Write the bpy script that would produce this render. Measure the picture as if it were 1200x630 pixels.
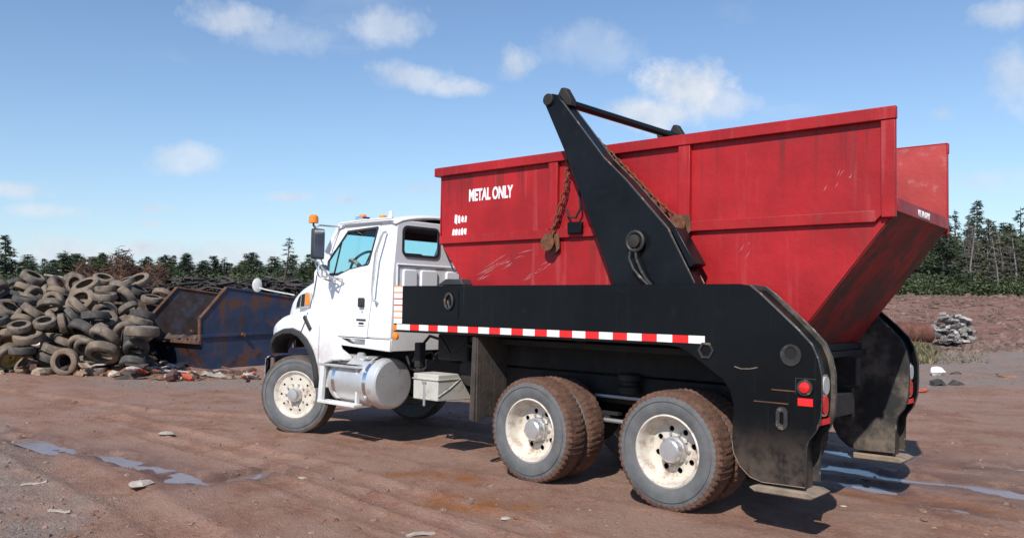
import bpy, bmesh, math, random
import numpy as np
from mathutils import Vector, Matrix, Euler
from mathutils.geometry import tessellate_polygon

for _o in list(bpy.data.objects):
    bpy.data.objects.remove(_o)
scene = bpy.context.scene
COL = scene.collection
R = math.radians

# ------------------------------------------------------------------ camera
CAM = np.array([3.86, -6.26, 1.94]); YAW = R(42.0); PITCH = R(1.36); FPX = 968.0
RT = np.array([math.cos(YAW), math.sin(YAW), 0.0])
FW = np.array([-math.sin(YAW) * math.cos(PITCH), math.cos(YAW) * math.cos(PITCH), math.sin(PITCH)])
FH = np.array([-math.sin(YAW), math.cos(YAW), 0.0])
UP = np.cross(RT, FW)
cd = bpy.data.cameras.new('camera'); cam = bpy.data.objects.new('camera', cd); COL.objects.link(cam)
cd.sensor_fit = 'HORIZONTAL'; cd.sensor_width = 36.0; cd.lens = FPX / 1200 * 36.0
cd.clip_start = 0.1; cd.clip_end = 6000
cam.matrix_world = Matrix(((RT[0], UP[0], -FW[0], CAM[0]), (RT[1], UP[1], -FW[1], CAM[1]), (RT[2], UP[2], -FW[2], CAM[2]), (0, 0, 0, 1)))
scene.camera = cam

# ------------------------------------------------------------------ sun, exposure
SUN = Vector((0.37, -0.96, 1.0)).normalized()
sd = bpy.data.lights.new('sun', 'SUN'); sd.energy = 4.7; sd.angle = R(0.53); sd.color = (1.0, 0.955, 0.89)
so = bpy.data.objects.new('sun', sd); COL.objects.link(so)
so.rotation_euler = SUN.to_track_quat('Z', 'Y').to_euler(); so.location = (10, -20, 30)
scene.view_settings.view_transform = 'Standard'; scene.view_settings.look = 'None'
scene.view_settings.exposure = 0.12; scene.view_settings.gamma = 1.0
scene.view_settings.use_curve_mapping = False

# ------------------------------------------------------------------ world: sky with drifting cumulus
W = bpy.data.worlds.new('World'); scene.world = W; W.use_nodes = True
nt = W.node_tree; nt.nodes.clear()
def wn(t, **k):
    n = nt.nodes.new(t)
    for a, b in k.items(): setattr(n, a, b)
    return n
def wmath(op, a, b=None, clamp=False):
    n = wn('ShaderNodeMath', operation=op, use_clamp=clamp)
    for i, q in enumerate((a, b)):
        if q is None: continue
        if isinstance(q, (int, float)): n.inputs[i].default_value = q
        else: nt.links.new(q, n.inputs[i])
    return n.outputs[0]
sky = wn('ShaderNodeTexSky', sky_type='NISHITA'); sky.sun_disc = False
sky.sun_elevation = math.asin(SUN.z); sky.sun_rotation = math.atan2(SUN.x, SUN.y)
sky.altitude = 20; sky.air_density = 1.0; sky.dust_density = 0.0; sky.ozone_density = 4.5
geo = wn('ShaderNodeNewGeometry'); neg = wn('ShaderNodeVectorMath', operation='SCALE'); neg.inputs['Scale'].default_value = -1
tc = wn('ShaderNodeTexCoord'); sep = wn('ShaderNodeSeparateXYZ'); nt.links.new(tc.outputs['Generated'], sep.inputs[0])
az = wmath('ARCTAN2', sep.outputs[0], sep.outputs[1]); el = wmath('ARCSINE', sep.outputs[2])
ns1 = wn('ShaderNodeTexNoise'); ns1.inputs['Scale'].default_value = 9; ns1.inputs['Detail'].default_value = 8; ns1.inputs['Roughness'].default_value = .62
nt.links.new(tc.outputs['Generated'], ns1.inputs['Vector'])
ns2 = wn('ShaderNodeTexNoise'); ns2.inputs['Scale'].default_value = 22; ns2.inputs['Detail'].default_value = 7; ns2.inputs['Roughness'].default_value = .65
nt.links.new(tc.outputs['Generated'], ns2.inputs['Vector'])
warp = wmath('MULTIPLY', wmath('SUBTRACT', ns1.outputs[0], .5), 1.5)
warp2 = wmath('MULTIPLY', wmath('SUBTRACT', ns2.outputs[0], .5), 1.7)
def pxdir(u, v):
    d = FW + RT * (u - 600) / FPX - UP * (v - 315) / FPX
    d /= np.linalg.norm(d); return math.atan2(d[0], d[1]), math.asin(d[2])
CLOUDS = [(275, 22, 58, 26, .62), (325, 45, 75, 22, .3), (455, 30, 58, 26, .52), (478, 92, 55, 21, .62), (545, 102, 55, 14, .66), (602, 75, 32, 34, .68),
          (806, 104, 62, 36, .98), (762, 132, 75, 26, .85), (850, 122, 40, 20, .6), (214, 188, 40, 19, .5), (22, 222, 45, 11, .6), (55, 247, 40, 9, .5),
          (183, 244, 26, 7, .55), (180, 263, 18, 6, .5), (343, 231, 36, 10, .7), (404, 233, 32, 10, .5), (488, 219, 40, 13, .55),
          (163, 292, 36, 15, .95), (85, 300, 100, 22, .7), (262, 302, 110, 24, .65), (1172, 18, 40, 22, .6), (1190, 90, 38, 44, .55),
          (1102, 134, 17, 12, .42), (1150, 212, 50, 16, .35), (20, 315, 80, 22, .6), (690, 60, 60, 30, .25)]
tot = None
for (u, v, ru, rv, s) in CLOUDS:
    a0, e0 = pxdir(u, v)
    dx = wmath('MULTIPLY', wmath('SUBTRACT', az, a0), FPX / ru * 0.95)
    dy = wmath('MULTIPLY', wmath('SUBTRACT', el, e0), FPX / rv)
    r2 = wmath('SQRT', wmath('ADD', wmath('MULTIPLY', dx, dx), wmath('MULTIPLY', dy, dy)))
    b = wmath('SUBTRACT', .92, r2)
    b = wmath('ADD', wmath('ADD', b, warp), warp2)
    b = wmath('MULTIPLY', wmath('MULTIPLY', b, 1.5, True), s)
    tot = b if tot is None else wmath('MAXIMUM', tot, b)
# the same kind of broken cloud over the rest of the dome
zc = wmath('MAXIMUM', wmath('ADD', sep.outputs[2], .12), .05)
cv = wn('ShaderNodeCombineXYZ'); nt.links.new(wmath('DIVIDE', sep.outputs[0], zc), cv.inputs[0]); nt.links.new(wmath('DIVIDE', sep.outputs[1], zc), cv.inputs[1])
ns3 = wn('ShaderNodeTexNoise'); ns3.inputs['Scale'].default_value = 1.3; ns3.inputs['Detail'].default_value = 8; ns3.inputs['Roughness'].default_value = .58
nt.links.new(cv.outputs[0], ns3.inputs['Vector'])
gen = wmath('MULTIPLY', wmath('SUBTRACT', ns3.outputs[0], .60), 3.0, True)
tot = wmath('MAXIMUM', tot, wmath('MULTIPLY', gen, .45))
tot = wmath('SMOOTH_MIN', tot, 0.93)
tot = wmath('MULTIPLY', wmath('MINIMUM', tot, .92), wmath('GREATER_THAN', sep.outputs[2], -.02))
bg = wn('ShaderNodeBackground'); bg.inputs[1].default_value = 0.13
mixc = wn('ShaderNodeMix', data_type='RGBA'); nt.links.new(tot, mixc.inputs[0])
# a touch of sea haze low down
hz = wn('ShaderNodeMix', data_type='RGBA'); hz.inputs[7].default_value = (3.0, 4.2, 5.75, 1)
hzf = wmath('MULTIPLY', wmath('POWER', wmath('SUBTRACT', 1.0, wmath('ABSOLUTE', sep.outputs[2]), True), 7.0), .62)
nt.links.new(hzf, hz.inputs[0]); nt.links.new(sky.outputs[0], hz.inputs[6])
cr = wn('ShaderNodeMix', data_type='RGBA'); cr.inputs[6].default_value = (4.3, 4.8, 5.6, 1); cr.inputs[7].default_value = (6.4, 6.5, 6.7, 1)
nt.links.new(wmath('MULTIPLY', wmath('SUBTRACT', ns1.outputs[0], .4), 4.0, True), cr.inputs[0])
nt.links.new(hz.outputs[2], mixc.inputs[6]); nt.links.new(cr.outputs[2], mixc.inputs[7])
nt.links.new(mixc.outputs[2], bg.inputs[0])
wo = wn('ShaderNodeOutputWorld'); nt.links.new(bg.outputs[0], wo.inputs[0])

# ------------------------------------------------------------------ helpers
def at(u, v, z=0.0):
    """ground point seen at a pixel of the photograph"""
    d = FW + RT * (u - 600) / FPX - UP * (v - 315) / FPX
    t = (z - CAM[2]) / d[2]; p = CAM + d * t
    return float(p[0]), float(p[1])
def LD(L, D):
    p = CAM + RT * L + FH * D
    return float(p[0]), float(p[1])
def uD(u, D): return LD((u - 600) / FPX * D, D)

def smooth(a, b, x):
    t = np.clip((x - a) / (b - a), 0, 1); return t * t * (3 - 2 * t)
_rng = np.random.default_rng(11); _T = _rng.random((256, 256))
def vnoise(x, y):
    x = np.asarray(x, float); y = np.asarray(y, float)
    xi = np.floor(x).astype(int); yi = np.floor(y).astype(int); fx = x - xi; fy = y - yi
    fx = fx * fx * (3 - 2 * fx); fy = fy * fy * (3 - 2 * fy)
    g = lambda i, j: _T[(xi + i) & 255, (yi + j) & 255]
    return (g(0, 0) * (1 - fx) + g(1, 0) * fx) * (1 - fy) + (g(0, 1) * (1 - fx) + g(1, 1) * fx) * fy - .5
def fbm(x, y, s, o=4):
    v = 0; a = 1.0
    for i in range(o):
        v = v + a * vnoise(x / s + 17 * i, y / s + 31 * i); s = s / 2.03; a *= .5
    return v

def tag(o, label=None, cat=None, group=None, kind=None):
    if label: o['label'] = label
    if cat: o['category'] = cat
    if group: o['group'] = group
    if kind: o['kind'] = kind
    return o
def empty(name, loc=(0, 0, 0), rot=(0, 0, 0), parent=None):
    o = bpy.data.objects.new(name, None); COL.objects.link(o); o.location = loc; o.rotation_euler = rot; o.parent = parent
    o.empty_display_size = .2
    return o
def copy_tree(o, parent=None):
    c = o.copy(); COL.objects.link(c); c.parent = parent
    for ch in o.children: copy_tree(ch, c)
    return c

class B:
    """collects shapes into one mesh"""
    def __init__(s, mirror=None):
        s.v = []; s.f = []; s.mi = []; s.mir = mirror; s.cur = 0
    def add(s, vs, fs):
        n = len(s.v)
        if s.mir is not None: vs = [(x, s.mir - y, z) for (x, y, z) in vs]
        s.v += [tuple(map(float, q)) for q in vs]; s.f += [tuple(i + n for i in f) for f in fs]; s.mi += [s.cur] * len(fs)
        return s
    def box(s, x0, x1, y0, y1, z0, z1):
        return s.add([(x, y, z) for x in (x0, x1) for y in (y0, y1) for z in (z0, z1)],
                     [(0, 1, 3, 2), (4, 6, 7, 5), (0, 4, 5, 1), (2, 3, 7, 6), (0, 2, 6, 4), (1, 5, 7, 3)])
    def prism(s, poly, a, b, axis='y', holes=(), bend=None):
        loops = [list(poly)] + [list(h) for h in holes]
        def m(p, t):
            if axis == 'y':
                q = (p[0], t, p[1])
                return (q[0], q[1] + bend(q), q[2]) if bend else q
            if axis == 'x': return (t, p[0], p[1])
            return (p[0], p[1], t)
        flat = [p for l in loops for p in l]; n = len(flat)
        tris = tessellate_polygon([[Vector((p[0], p[1], 0)) for p in l] for l in loops])
        vs = [m(p, a) for p in flat] + [m(p, b) for p in flat]
        fs = []
        if len(loops) == 1 and not bend:
            fs = [tuple(range(n)), tuple(range(2 * n - 1, n - 1, -1))]
        else:
            fs = [tuple(t) for t in tris] + [tuple(i + n for i in reversed(t)) for t in tris]
        k = 0
        for l in loops:
            for i in range(len(l)):
                p, q = k + i, k + (i + 1) % len(l); fs.append((p, q, q + n, p + n))
            k += len(l)
        return s.add(vs, fs)
    def tube(s, pts, r, seg=8, cap=True, closed=False):
        pts = [Vector(p) for p in pts]; n = len(pts); rr = r if isinstance(r, (list, tuple)) else [r] * n
        vs = []; fs = []; prev = None
        for i, p in enumerate(pts):
            if closed: d = pts[(i + 1) % n] - pts[i - 1]
            else: d = pts[min(i + 1, n - 1)] - pts[max(i - 1, 0)]
            d.normalize()
            if prev is None:
                a = d.cross(Vector((0, 0, 1)));
                if a.length < .1: a = d.cross(Vector((1, 0, 0)))
            else: a = prev - d * prev.dot(d)
            a.normalize(); prev = a; b = d.cross(a)
            for k in range(seg):
                t = 2 * math.pi * k / seg; q = p + (a * math.cos(t) + b * math.sin(t)) * rr[i]; vs.append(q[:])
        for i in range(n if closed else n - 1):
            j = (i + 1) % n
            for k in range(seg):
                l = (k + 1) % seg; fs.append((i * seg + k, i * seg + l, j * seg + l, j * seg + k))
        if cap and not closed:
            fs.append(tuple(range(seg))); fs.append(tuple(range((n - 1) * seg, n * seg))[::-1])
        return s.add(vs, fs)
    def cyl(s, p0, p1, r, r1=None, seg=20): return s.tube([p0, p1], [r, r if r1 is None else r1], seg)
    def lathe(s, prof, c=(0, 0, 0), seg=32, axis='y', closed=False, rfun=None):
        n = len(prof); vs = []; fs = []
        for k in range(seg):
            t = 2 * math.pi * k / seg; ct, st = math.cos(t), math.sin(t)
            for j, (r, h) in enumerate(prof):
                if rfun: r, h = rfun(k, j, r, h)
                if axis == 'y': vs.append((c[0] + r * ct, c[1] + h, c[2] + r * st))
                elif axis == 'x': vs.append((c[0] + h, c[1] + r * ct, c[2] + r * st))
                else: vs.append((c[0] + r * ct, c[1] + r * st, c[2] + h))
        for k in range(seg):
            l = (k + 1) % seg
            for j in range(n if closed else n - 1):
                i = (j + 1) % n; fs.append((k * n + j, k * n + i, l * n + i, l * n + j))
        return s.add(vs, fs)
    def grid(s, P):
        """P: rows of points"""
        m, n = len(P), len(P[0]); vs = [q for r in P for q in r]
        return s.add(vs, [(i * n + j, i * n + j + 1, (i + 1) * n + j + 1, (i + 1) * n + j) for i in range(m - 1) for j in range(n - 1)])
    def ring(s, c, rx, rz, r, seg=14, ts=6, axis='y'):
        P = []
        for k in range(seg):
            t = 2 * math.pi * k / seg
            a, b = rx * math.cos(t), rz * math.sin(t)
            P.append((c[0] + a, c[1], c[2] + b) if axis == 'y' else ((c[0], c[1] + a, c[2] + b) if axis == 'x' else (c[0] + a, c[1] + b, c[2])))
        return s.tube(P, r, ts, closed=True)
    def obj(s, name, mats, parent=None, bevel=0, seg=2, ang=40, solid=0, weld=True, smooth_=True):
        me = bpy.data.meshes.new(name); me.from_pydata(s.v, [], s.f)
        for m in (mats if isinstance(mats, (list, tuple)) else [mats]): me.materials.append(m)
        if any(s.mi): me.polygons.foreach_set('material_index', s.mi)
        bm = bmesh.new(); bm.from_mesh(me)
        if weld: bmesh.ops.remove_doubles(bm, verts=bm.verts, dist=1e-5)
        bmesh.ops.recalc_face_normals(bm, faces=bm.faces)
        bm.to_mesh(me); bm.free()
        if smooth_:
            me.polygons.foreach_set('use_smooth', [True] * len(me.polygons)); me.set_sharp_from_angle(angle=R(ang))
        o = bpy.data.objects.new(name, me); COL.objects.link(o); o.parent = parent
        if solid:
            md = o.modifiers.new('s', 'SOLIDIFY'); md.thickness = solid; md.offset = -1
        if bevel:
            md = o.modifiers.new('b', 'BEVEL'); md.width = bevel; md.segments = seg; md.limit_method = 'ANGLE'; md.angle_limit = R(35); md.harden_normals = False
        return o

# ------------------------------------------------------------------ materials
def mat(name, base, rough=.6, metal=0.0, var=.18, vs=3.0, spots=(), bump=0.0, bs=60.0, streak=None, coat=0.0, spec=.5, rvar=.15, coords='Object', tint=None, drips=(), zdirt=None):
    m = bpy.data.materials.new(name); m.use_nodes = True; t = m.node_tree; N = t.nodes; Lk = t.links
    p = N['Principled BSDF']; tcn = N.new('ShaderNodeTexCoord'); co = tcn.outputs[coords]
    def noise(scale, det=5, r=.6, vec=None):
        n = N.new('ShaderNodeTexNoise'); n.inputs['Scale'].default_value = scale; n.inputs['Detail'].default_value = det; n.inputs['Roughness'].default_value = r
        Lk.new(vec or co, n.inputs['Vector']); return n.outputs[0]
    def ramp(src, a, b):
        n = N.new('ShaderNodeMapRange'); n.inputs[1].default_value = a; n.inputs[2].default_value = b; n.interpolation_type = 'SMOOTHSTEP'; Lk.new(src, n.inputs[0]); return n.outputs[0]
    def mix(f, a, b):
        n = N.new('ShaderNodeMix'); n.data_type = 'RGBA'
        for sck, q in ((n.inputs[0], f), (n.inputs[6], a), (n.inputs[7], b)):
            if isinstance(q, bpy.types.NodeSocket): Lk.new(q, sck)
            else: sck.default_value = q if isinstance(q, float) else (*q, 1)
        return n.outputs[2]
    nv = noise(vs)
    c = mix(ramp(nv, .3, .7), tuple(x * (1 - var) for x in base), tuple(min(1, x * (1 + var)) for x in base))
    if tint:      # random tone per object
        oi = N.new('ShaderNodeObjectInfo'); c = mix(ramp(oi.outputs['Random'], 0, 1), c, tint)
        hs = N.new('ShaderNodeMix'); 
    if streak:
        for (col, sc, lo, hi, amt) in (streak if isinstance(streak, list) else [streak]):
            mp = N.new('ShaderNodeMapping'); mp.inputs['Scale'].default_value = sc; Lk.new(co, mp.inputs[0])
            f = ramp(noise(1.0, 6, .65, mp.outputs[0]), lo, hi)
            mm = N.new('ShaderNodeMath'); mm.operation = 'MULTIPLY'; Lk.new(f, mm.inputs[0]); mm.inputs[1].default_value = amt
            c = mix(mm.outputs[0], c, col)
    if drips or zdirt:
        sx_ = N.new('ShaderNodeSeparateXYZ'); Lk.new(co, sx_.inputs[0]); zc_ = sx_.outputs[2]
        mul_ = lambda a, b_: (lambda n: (Lk.new(a, n.inputs[0]), (Lk.new(b_, n.inputs[1]) if isinstance(b_, bpy.types.NodeSocket) else setattr(n.inputs[1], 'default_value', b_)), n.outputs[0])[2])(_mnode(N))
        for (z0, ln, col, lo, hi, amt) in drips:
            mp = N.new('ShaderNodeMapping'); mp.inputs['Scale'].default_value = (16, 16, .55); Lk.new(co, mp.inputs[0])
            f = mul_(ramp(noise(1.0, 6, .7, mp.outputs[0]), lo, hi), mul_(ramp(zc_, z0 - ln, z0), ramp(zc_, z0 + .02, z0)))
            c = mix(mul_(f, amt), c, col)
        if zdirt:
            (z_hi, z_lo, col, amt) = zdirt
            c = mix(mul_(mul_(ramp(zc_, z_hi, z_lo), ramp(noise(5, 8, .72), .3, .62)), amt), c, col)
    rv = None
    for (col, sc, lo, hi) in spots:
        c = mix(ramp(noise(sc, 8, .68), lo, hi), c, col)
    Lk.new(c, p.inputs['Base Color'])
    rr = N.new('ShaderNodeMapRange'); rr.inputs[3].default_value = max(0, rough - rvar); rr.inputs[4].default_value = min(1, rough + rvar)
    Lk.new(noise(vs * 3.3), rr.inputs[0]); Lk.new(rr.outputs[0], p.inputs['Roughness'])
    p.inputs['Metallic'].default_value = metal; p.inputs['Specular IOR Level'].default_value = spec
    if coat: p.inputs['Coat Weight'].default_value = coat; p.inputs['Coat Roughness'].default_value = .12
    if bump:
        bn = N.new('ShaderNodeBump'); bn.inputs['Strength'].default_value = bump; bn.inputs['Distance'].default_value = .02
        Lk.new(noise(bs, 6, .6), bn.inputs['Height']); Lk.new(bn.outputs[0], p.inputs['Normal'])
    return m
def _mnode(N):
    n = N.new('ShaderNodeMath'); n.operation = 'MULTIPLY'; return n
MUD = (.19, .085, .05); DUST = (.22, .17, .14); RUST = (.20, .065, .022); DRUST = (.07, .03, .018)
M = {}
M['white'] = mat('white_paint', (.83, .84, .85), .32, var=.02, coat=.5, spots=[((.62, .57, .52), 9, .66, .86)], streak=((.66, .62, .58), (9, 9, 1.2), .6, .85, .35), rvar=.08, zdirt=(1.55, .75, (.38, .28, .22), .75))
M['white_dirty'] = mat('dirty_white_paint', (.66, .66, .64), .45, var=.06, spots=[(DUST, 7, .55, .85)])
M['toolbox'] = mat('cream_paint', (.50, .49, .43), .5, var=.08, spots=[(DUST, 8, .5, .8)])
M['red'] = mat('red_paint', (.355, .012, .015), .5, var=.2, vs=1.2, spots=[((.24, .02, .022), 2.6, .60, .80), (DRUST, 17, .71, .80), ((.46, .19, .18), 30, .73, .86)],
               streak=[((.50, .13, .13), (7, 7, .45), .55, .80, .5), ((.17, .022, .02), (15, 15, .8), .60, .82, .7)], bump=.7, bs=2.2, spec=.35, drips=[(3.27, .75, (.10, .02, .016), .50, .72, .85), (2.47, .7, (.12, .03, .02), .50, .75, .7), (2.56, .10, (.16, .06, .03), .5, .7, .7), (3.37, .11, (.10, .04, .025), .52, .72, .7)])
M['red_grimy'] = mat('grimy_red_paint', (.30, .018, .018), .7, var=.2, vs=1.5, spots=[((.075, .028, .024), 1.8, .38, .62), ((.05, .03, .025), 6, .5, .7)], streak=[((.05, .02, .018), (6, 6, .8), .45, .7, .7)], bump=.3, bs=4, spec=.3)  # tail slope's shade put into the colour: darker red plus dark grime blotches
M['red_in'] = mat('scraped_red_paint', (.43, .05, .045), .5, var=.18, vs=1.5, spots=[((.40, .20, .17), 6, .55, .75), (RUST, 9, .63, .76)],
                  streak=[((.48, .26, .24), (5, 5, 3), .58, .72, .6)], bump=.2, bs=12)
M['black'] = mat('black_paint', (.0042, .005, .0062), .30, var=.3, vs=1.5, spots=[((.016, .017, .018), 5, .58, .84), ((.13, .085, .06), 21, .70, .84)],
                 streak=[((.07, .07, .07), (14, 14, .7), .58, .84, .28)], bump=.05, bs=14, rvar=.08, spec=.22, zdirt=(.95, .40, (.15, .115, .09), .55))
M['black_worn'] = mat('worn_black_edge', (.025, .024, .023), .6, var=.4, vs=8, spots=[((.20, .155, .12), 7, .55, .66)])
M['arm'] = mat('arm_black_paint', (.0065, .0075, .010), .34, var=.3, vs=2, spots=[((.022, .022, .025), 6, .58, .82)], bump=.06, bs=14, rvar=.08, spec=.2)
M['black_dusty'] = mat('dusty_black_paint', (.02, .02, .02), .7, var=.3, vs=2, spots=[((.16, .125, .095), 2.2, .42, .66), ((.03, .03, .03), 7, .55, .7)], bump=.1, bs=20)
M['frame'] = mat('grimy_chassis', (.016, .014, .013), .75, var=.4, spots=[((.055, .038, .028), 5, .5, .8)])
M['rubber'] = mat('tyre_sidewall', (.115, .118, .12), .78, var=.2, vs=5, spots=[((.17, .135, .11), 6, .5, .85)], bump=.1, bs=60)
M['mud'] = mat('muddy_tread', (.125, .062, .040), .9, var=.3, vs=8, spots=[((.045, .032, .026), 9, .5, .75), ((.22, .11, .065), 16, .55, .8)], bump=.6, bs=45)
M['frontread'] = mat('front_tread', (.07, .058, .05), .85, var=.3, vs=8, spots=[(MUD, 7, .45, .75)], bump=.4, bs=50)
M['flare'] = mat('black_rubber_flare', (.03, .031, .033), .62, var=.2)
M['rim'] = mat('cream_steel_rim', (.62, .57, .485), .5, var=.08, spots=[((.30, .19, .125), 8, .46, .72)])
M['hub'] = mat('hub_alloy', (.62, .61, .60), .34, metal=.7, var=.1, spots=[((.30, .24, .19), 13, .55, .8)])
M['hole'] = mat('dark_recess', (.01, .01, .01), .9)
M['alloy'] = mat('aluminium', (.72, .72, .71), .5, metal=.7, var=.1, spots=[((.42, .37, .32), 6, .5, .8)], rvar=.1)
M['chrome'] = mat('chrome', (.82, .83, .84), .12, metal=1.0, var=.03, rvar=.05)
M['amber'] = mat('amber_lens', (.85, .24, .02), .25, var=.05)
M['redlens'] = mat('red_lens', (.62, .02, .018), .22, var=.06)
M['whitelens'] = mat('clear_lens', (.42, .45, .44), .2, var=.1)
M['tape_red'] = mat('tape_red', (.72, .02, .02), .4, var=.06, spots=[(DUST, 20, .7, .9)])
M['tape_white'] = mat('tape_white', (.83, .82, .76), .4, var=.04, spots=[(DUST, 20, .66, .9)])
M['orange'] = mat('orange_decal', (.85, .28, .03), .45, var=.05)
M['lettering'] = mat('white_lettering', (.84, .83, .82), .5, var=.03, spots=[((.5, .1, .1), 24, .68, .74)])
M['scuff'] = mat('pale_scuff', (.47, .15, .15), .7, var=.2, vs=8)
M['chain'] = mat('rusty_chain', (.17, .065, .03), .8, metal=.2, var=.35, vs=30, spots=[((.06, .03, .02), 40, .5, .7)], bump=.3, bs=90)
M['decal'] = mat('dark_decal', (.03, .03, .035), .5)
M['interior'] = mat('cab_trim', (.035, .036, .04), .8)
M['seatcloth'] = mat('seat_cloth', (.03, .032, .036), .85)
M['flapmud'] = mat('muddy_flap', (.055, .042, .034), .9, var=.3, vs=5, streak=((.15, .11, .085), (20, 20, 1), .5, .75, .6), spots=[((.03, .025, .02), 7, .5, .75)], bump=.3, bs=30)
M['footpad'] = mat('dirty_footpad', (.24, .185, .135), .85, var=.3, vs=6, spots=[(MUD, 6, .5, .75)], bump=.3, bs=40)
M['bluepaint'] = mat('rusted_blue_paint', (.018, .036, .080), .55, var=.25, vs=1.5, spots=[((.10, .04, .02), 1.6, .50, .62), ((.035, .02, .015), 2.2, .56, .66), ((.14, .20, .30), 5, .66, .8)],
                     streak=[(DRUST, (3.5, 3.5, .5), .54, .7, .85)], bump=.1, bs=10)
M['rustedge'] = mat('rusty_steel', (.14, .062, .034), .8, var=.35, vs=4, spots=[(DRUST, 6, .5, .7)], bump=.3, bs=30)
M['skipinside'] = mat('dark_rusty_inside', (.06, .04, .035), .8, var=.4, vs=3, spots=[((.05, .08, .13), 3, .52, .65), (RUST, 5, .6, .75), ((.25, .24, .23), 9, .64, .78)])

def glass(name, tint, rough=.02):
    m = bpy.data.materials.new(name); m.use_nodes = True; t = m.node_tree; t.nodes.clear()
    o = t.nodes.new('ShaderNodeOutputMaterial'); mx = t.nodes.new('ShaderNodeMixShader'); tr = t.nodes.new('ShaderNodeBsdfTransparent'); g = t.nodes.new('ShaderNodeBsdfGlossy'); f = t.nodes.new('ShaderNodeMapRange'); lw = t.nodes.new('ShaderNodeLayerWeight'); pw = t.nodes.new('ShaderNodeMath'); pw.operation = 'POWER'; pw.inputs[1].default_value = 4.0; lw.inputs[0].default_value = .5; t.links.new(lw.outputs['Facing'], pw.inputs[0]); t.links.new(pw.outputs[0], f.inputs[0]); f.inputs[3].default_value = .035; f.inputs[4].default_value = .8
    tr.inputs[0].default_value = (*tint, 1); g.inputs['Roughness'].default_value = rough
    t.links.new(f.outputs[0], mx.inputs[0]); t.links.new(tr.outputs[0], mx.inputs[1]); t.links.new(g.outputs[0], mx.inputs[2]); t.links.new(mx.outputs[0], o.inputs[0])
    return m
M['glass'] = glass('tinted_glass', (.83, .975, 1.0))

# ------------------------------------------------------------------ ground
def polydist(x, y, pts):
    best = np.full(np.shape(x), 1e9)
    for (a, b), (c, d) in zip(pts[:-1], pts[1:]):
        dx, dy = c - a, d - b; t = np.clip(((x - a) * dx + (y - b) * dy) / (dx * dx + dy * dy + 1e-9), 0, 1)
        best = np.minimum(best, np.hypot(x - a - t * dx, y - b - t * dy))
    return best
STREAK = [at(*p) for p in [(-60, 508), (0, 511), (27, 513), (82, 529), (127, 531), (157, 540), (185, 547), (215, 559), (245, 564), (295, 556), (318, 551)]]
PUD_A = [at(u, v, -.06) for u, v in [(930, 520), (975, 526), (1010, 531), (1040, 533)]]
PUD_B = [at(u, v, -.06) for u, v in [(930, 541), (985, 546), (1045, 556), (1085, 560), (1130, 563), (1170, 571), (1230, 580)]]
PUD_C = [at(u, v, -.06) for u, v in [(940, 556), (990, 563), (1040, 571)]]
PUD_D = [at(u, v, -.03) for u, v in [(1098, 590), (1120, 592)]]
PUD_E = [at(u, v, -.06) for u, v in [(1140, 545), (1200, 548)]]
PUDS = [(STREAK, .12, .045), (PUD_A, .20, .05), (PUD_B, .17, .05), (PUD_C, .13, .05), (PUD_D, .10, .035), (PUD_E, .11, .035)]
TRACKS = [([(-9, -1.0), (-4, -.95), (0, -1.2), (5, -1.9)], .16, .028), ([(-9, -2.7), (-4, -2.9), (0, -3.4), (5, -4.3)], .2, .032),
          ([(-5.8, .2), (0, .35), (6, .7), (20, 2.5)], .26, .016), ([(-5.8, 2.2), (0, 2.1), (6, 2.4), (20, 4.6)], .26, .018),
          ([(-30, -1.5), (-16, -1.4), (-9, -.4), (-6, 1.2), (-2, 4.5)], .2, .028), ([(2, 4.6), (8, 5.6), (20, 9.0)], .24, .02), ([(-4, -1.6), (0, -1.9), (6, -3.2)], .14, .025), ([(-7, -1.35), (-3, -1.3), (1, -1.75), (5, -2.6)], .13, .022), ([(1.4, -.4), (3, -.2), (8, .5)], .16, .025), ([(1.5, 1.2), (4, 1.5), (9, 2.6)], .16, .025)]
def cross_fall(x, y): return -.026 * 2.5 * smooth(-.2, 2.7, y)
def base_h(x, y):
    x = np.asarray(x, float); y = np.asarray(y, float)
    L = (x - CAM[0]) * RT[0] + (y - CAM[1]) * RT[1]; D = (x - CAM[0]) * FH[0] + (y - CAM[1]) * FH[1]
    bank = 1.45 * smooth(28.5, 50, D + 1.2 * fbm(x, y, 9, 3)) + .55 * smooth(60, 200, D)
    bank = bank + .22 * fbm(x, y, 3.5, 4) * smooth(27, 33, D) * (1 - smooth(120, 200, D))
    return cross_fall(x, y) + bank
def zones(x, y):
    L = (x - CAM[0]) * RT[0] + (y - CAM[1]) * RT[1]; D = (x - CAM[0]) * FH[0] + (y - CAM[1]) * FH[1]
    n = fbm(x, y, 2.2, 4)
    rough = smooth(.15, -.45, y + 2.75 + .17 * (x + 6) + .5 * n) * smooth(2.0, -.5, x)
    rough = np.maximum(rough, .8 * smooth(-4.1, -4.9, y + .5 * n))
    right_gravel = smooth(16.5, 19.5, D + 1.5 * n) * smooth(4, 6.5, L + 1.5 * n) * (1 - smooth(28, 31, D))
    left_gravel = smooth(16.2, 17.2, D + .6 * n) * (1 - smooth(18.0, 19.0, D + .6 * n)) * smooth(-9.6, -8.6, L + n) * .9
    return rough, right_gravel, left_gravel
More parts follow.
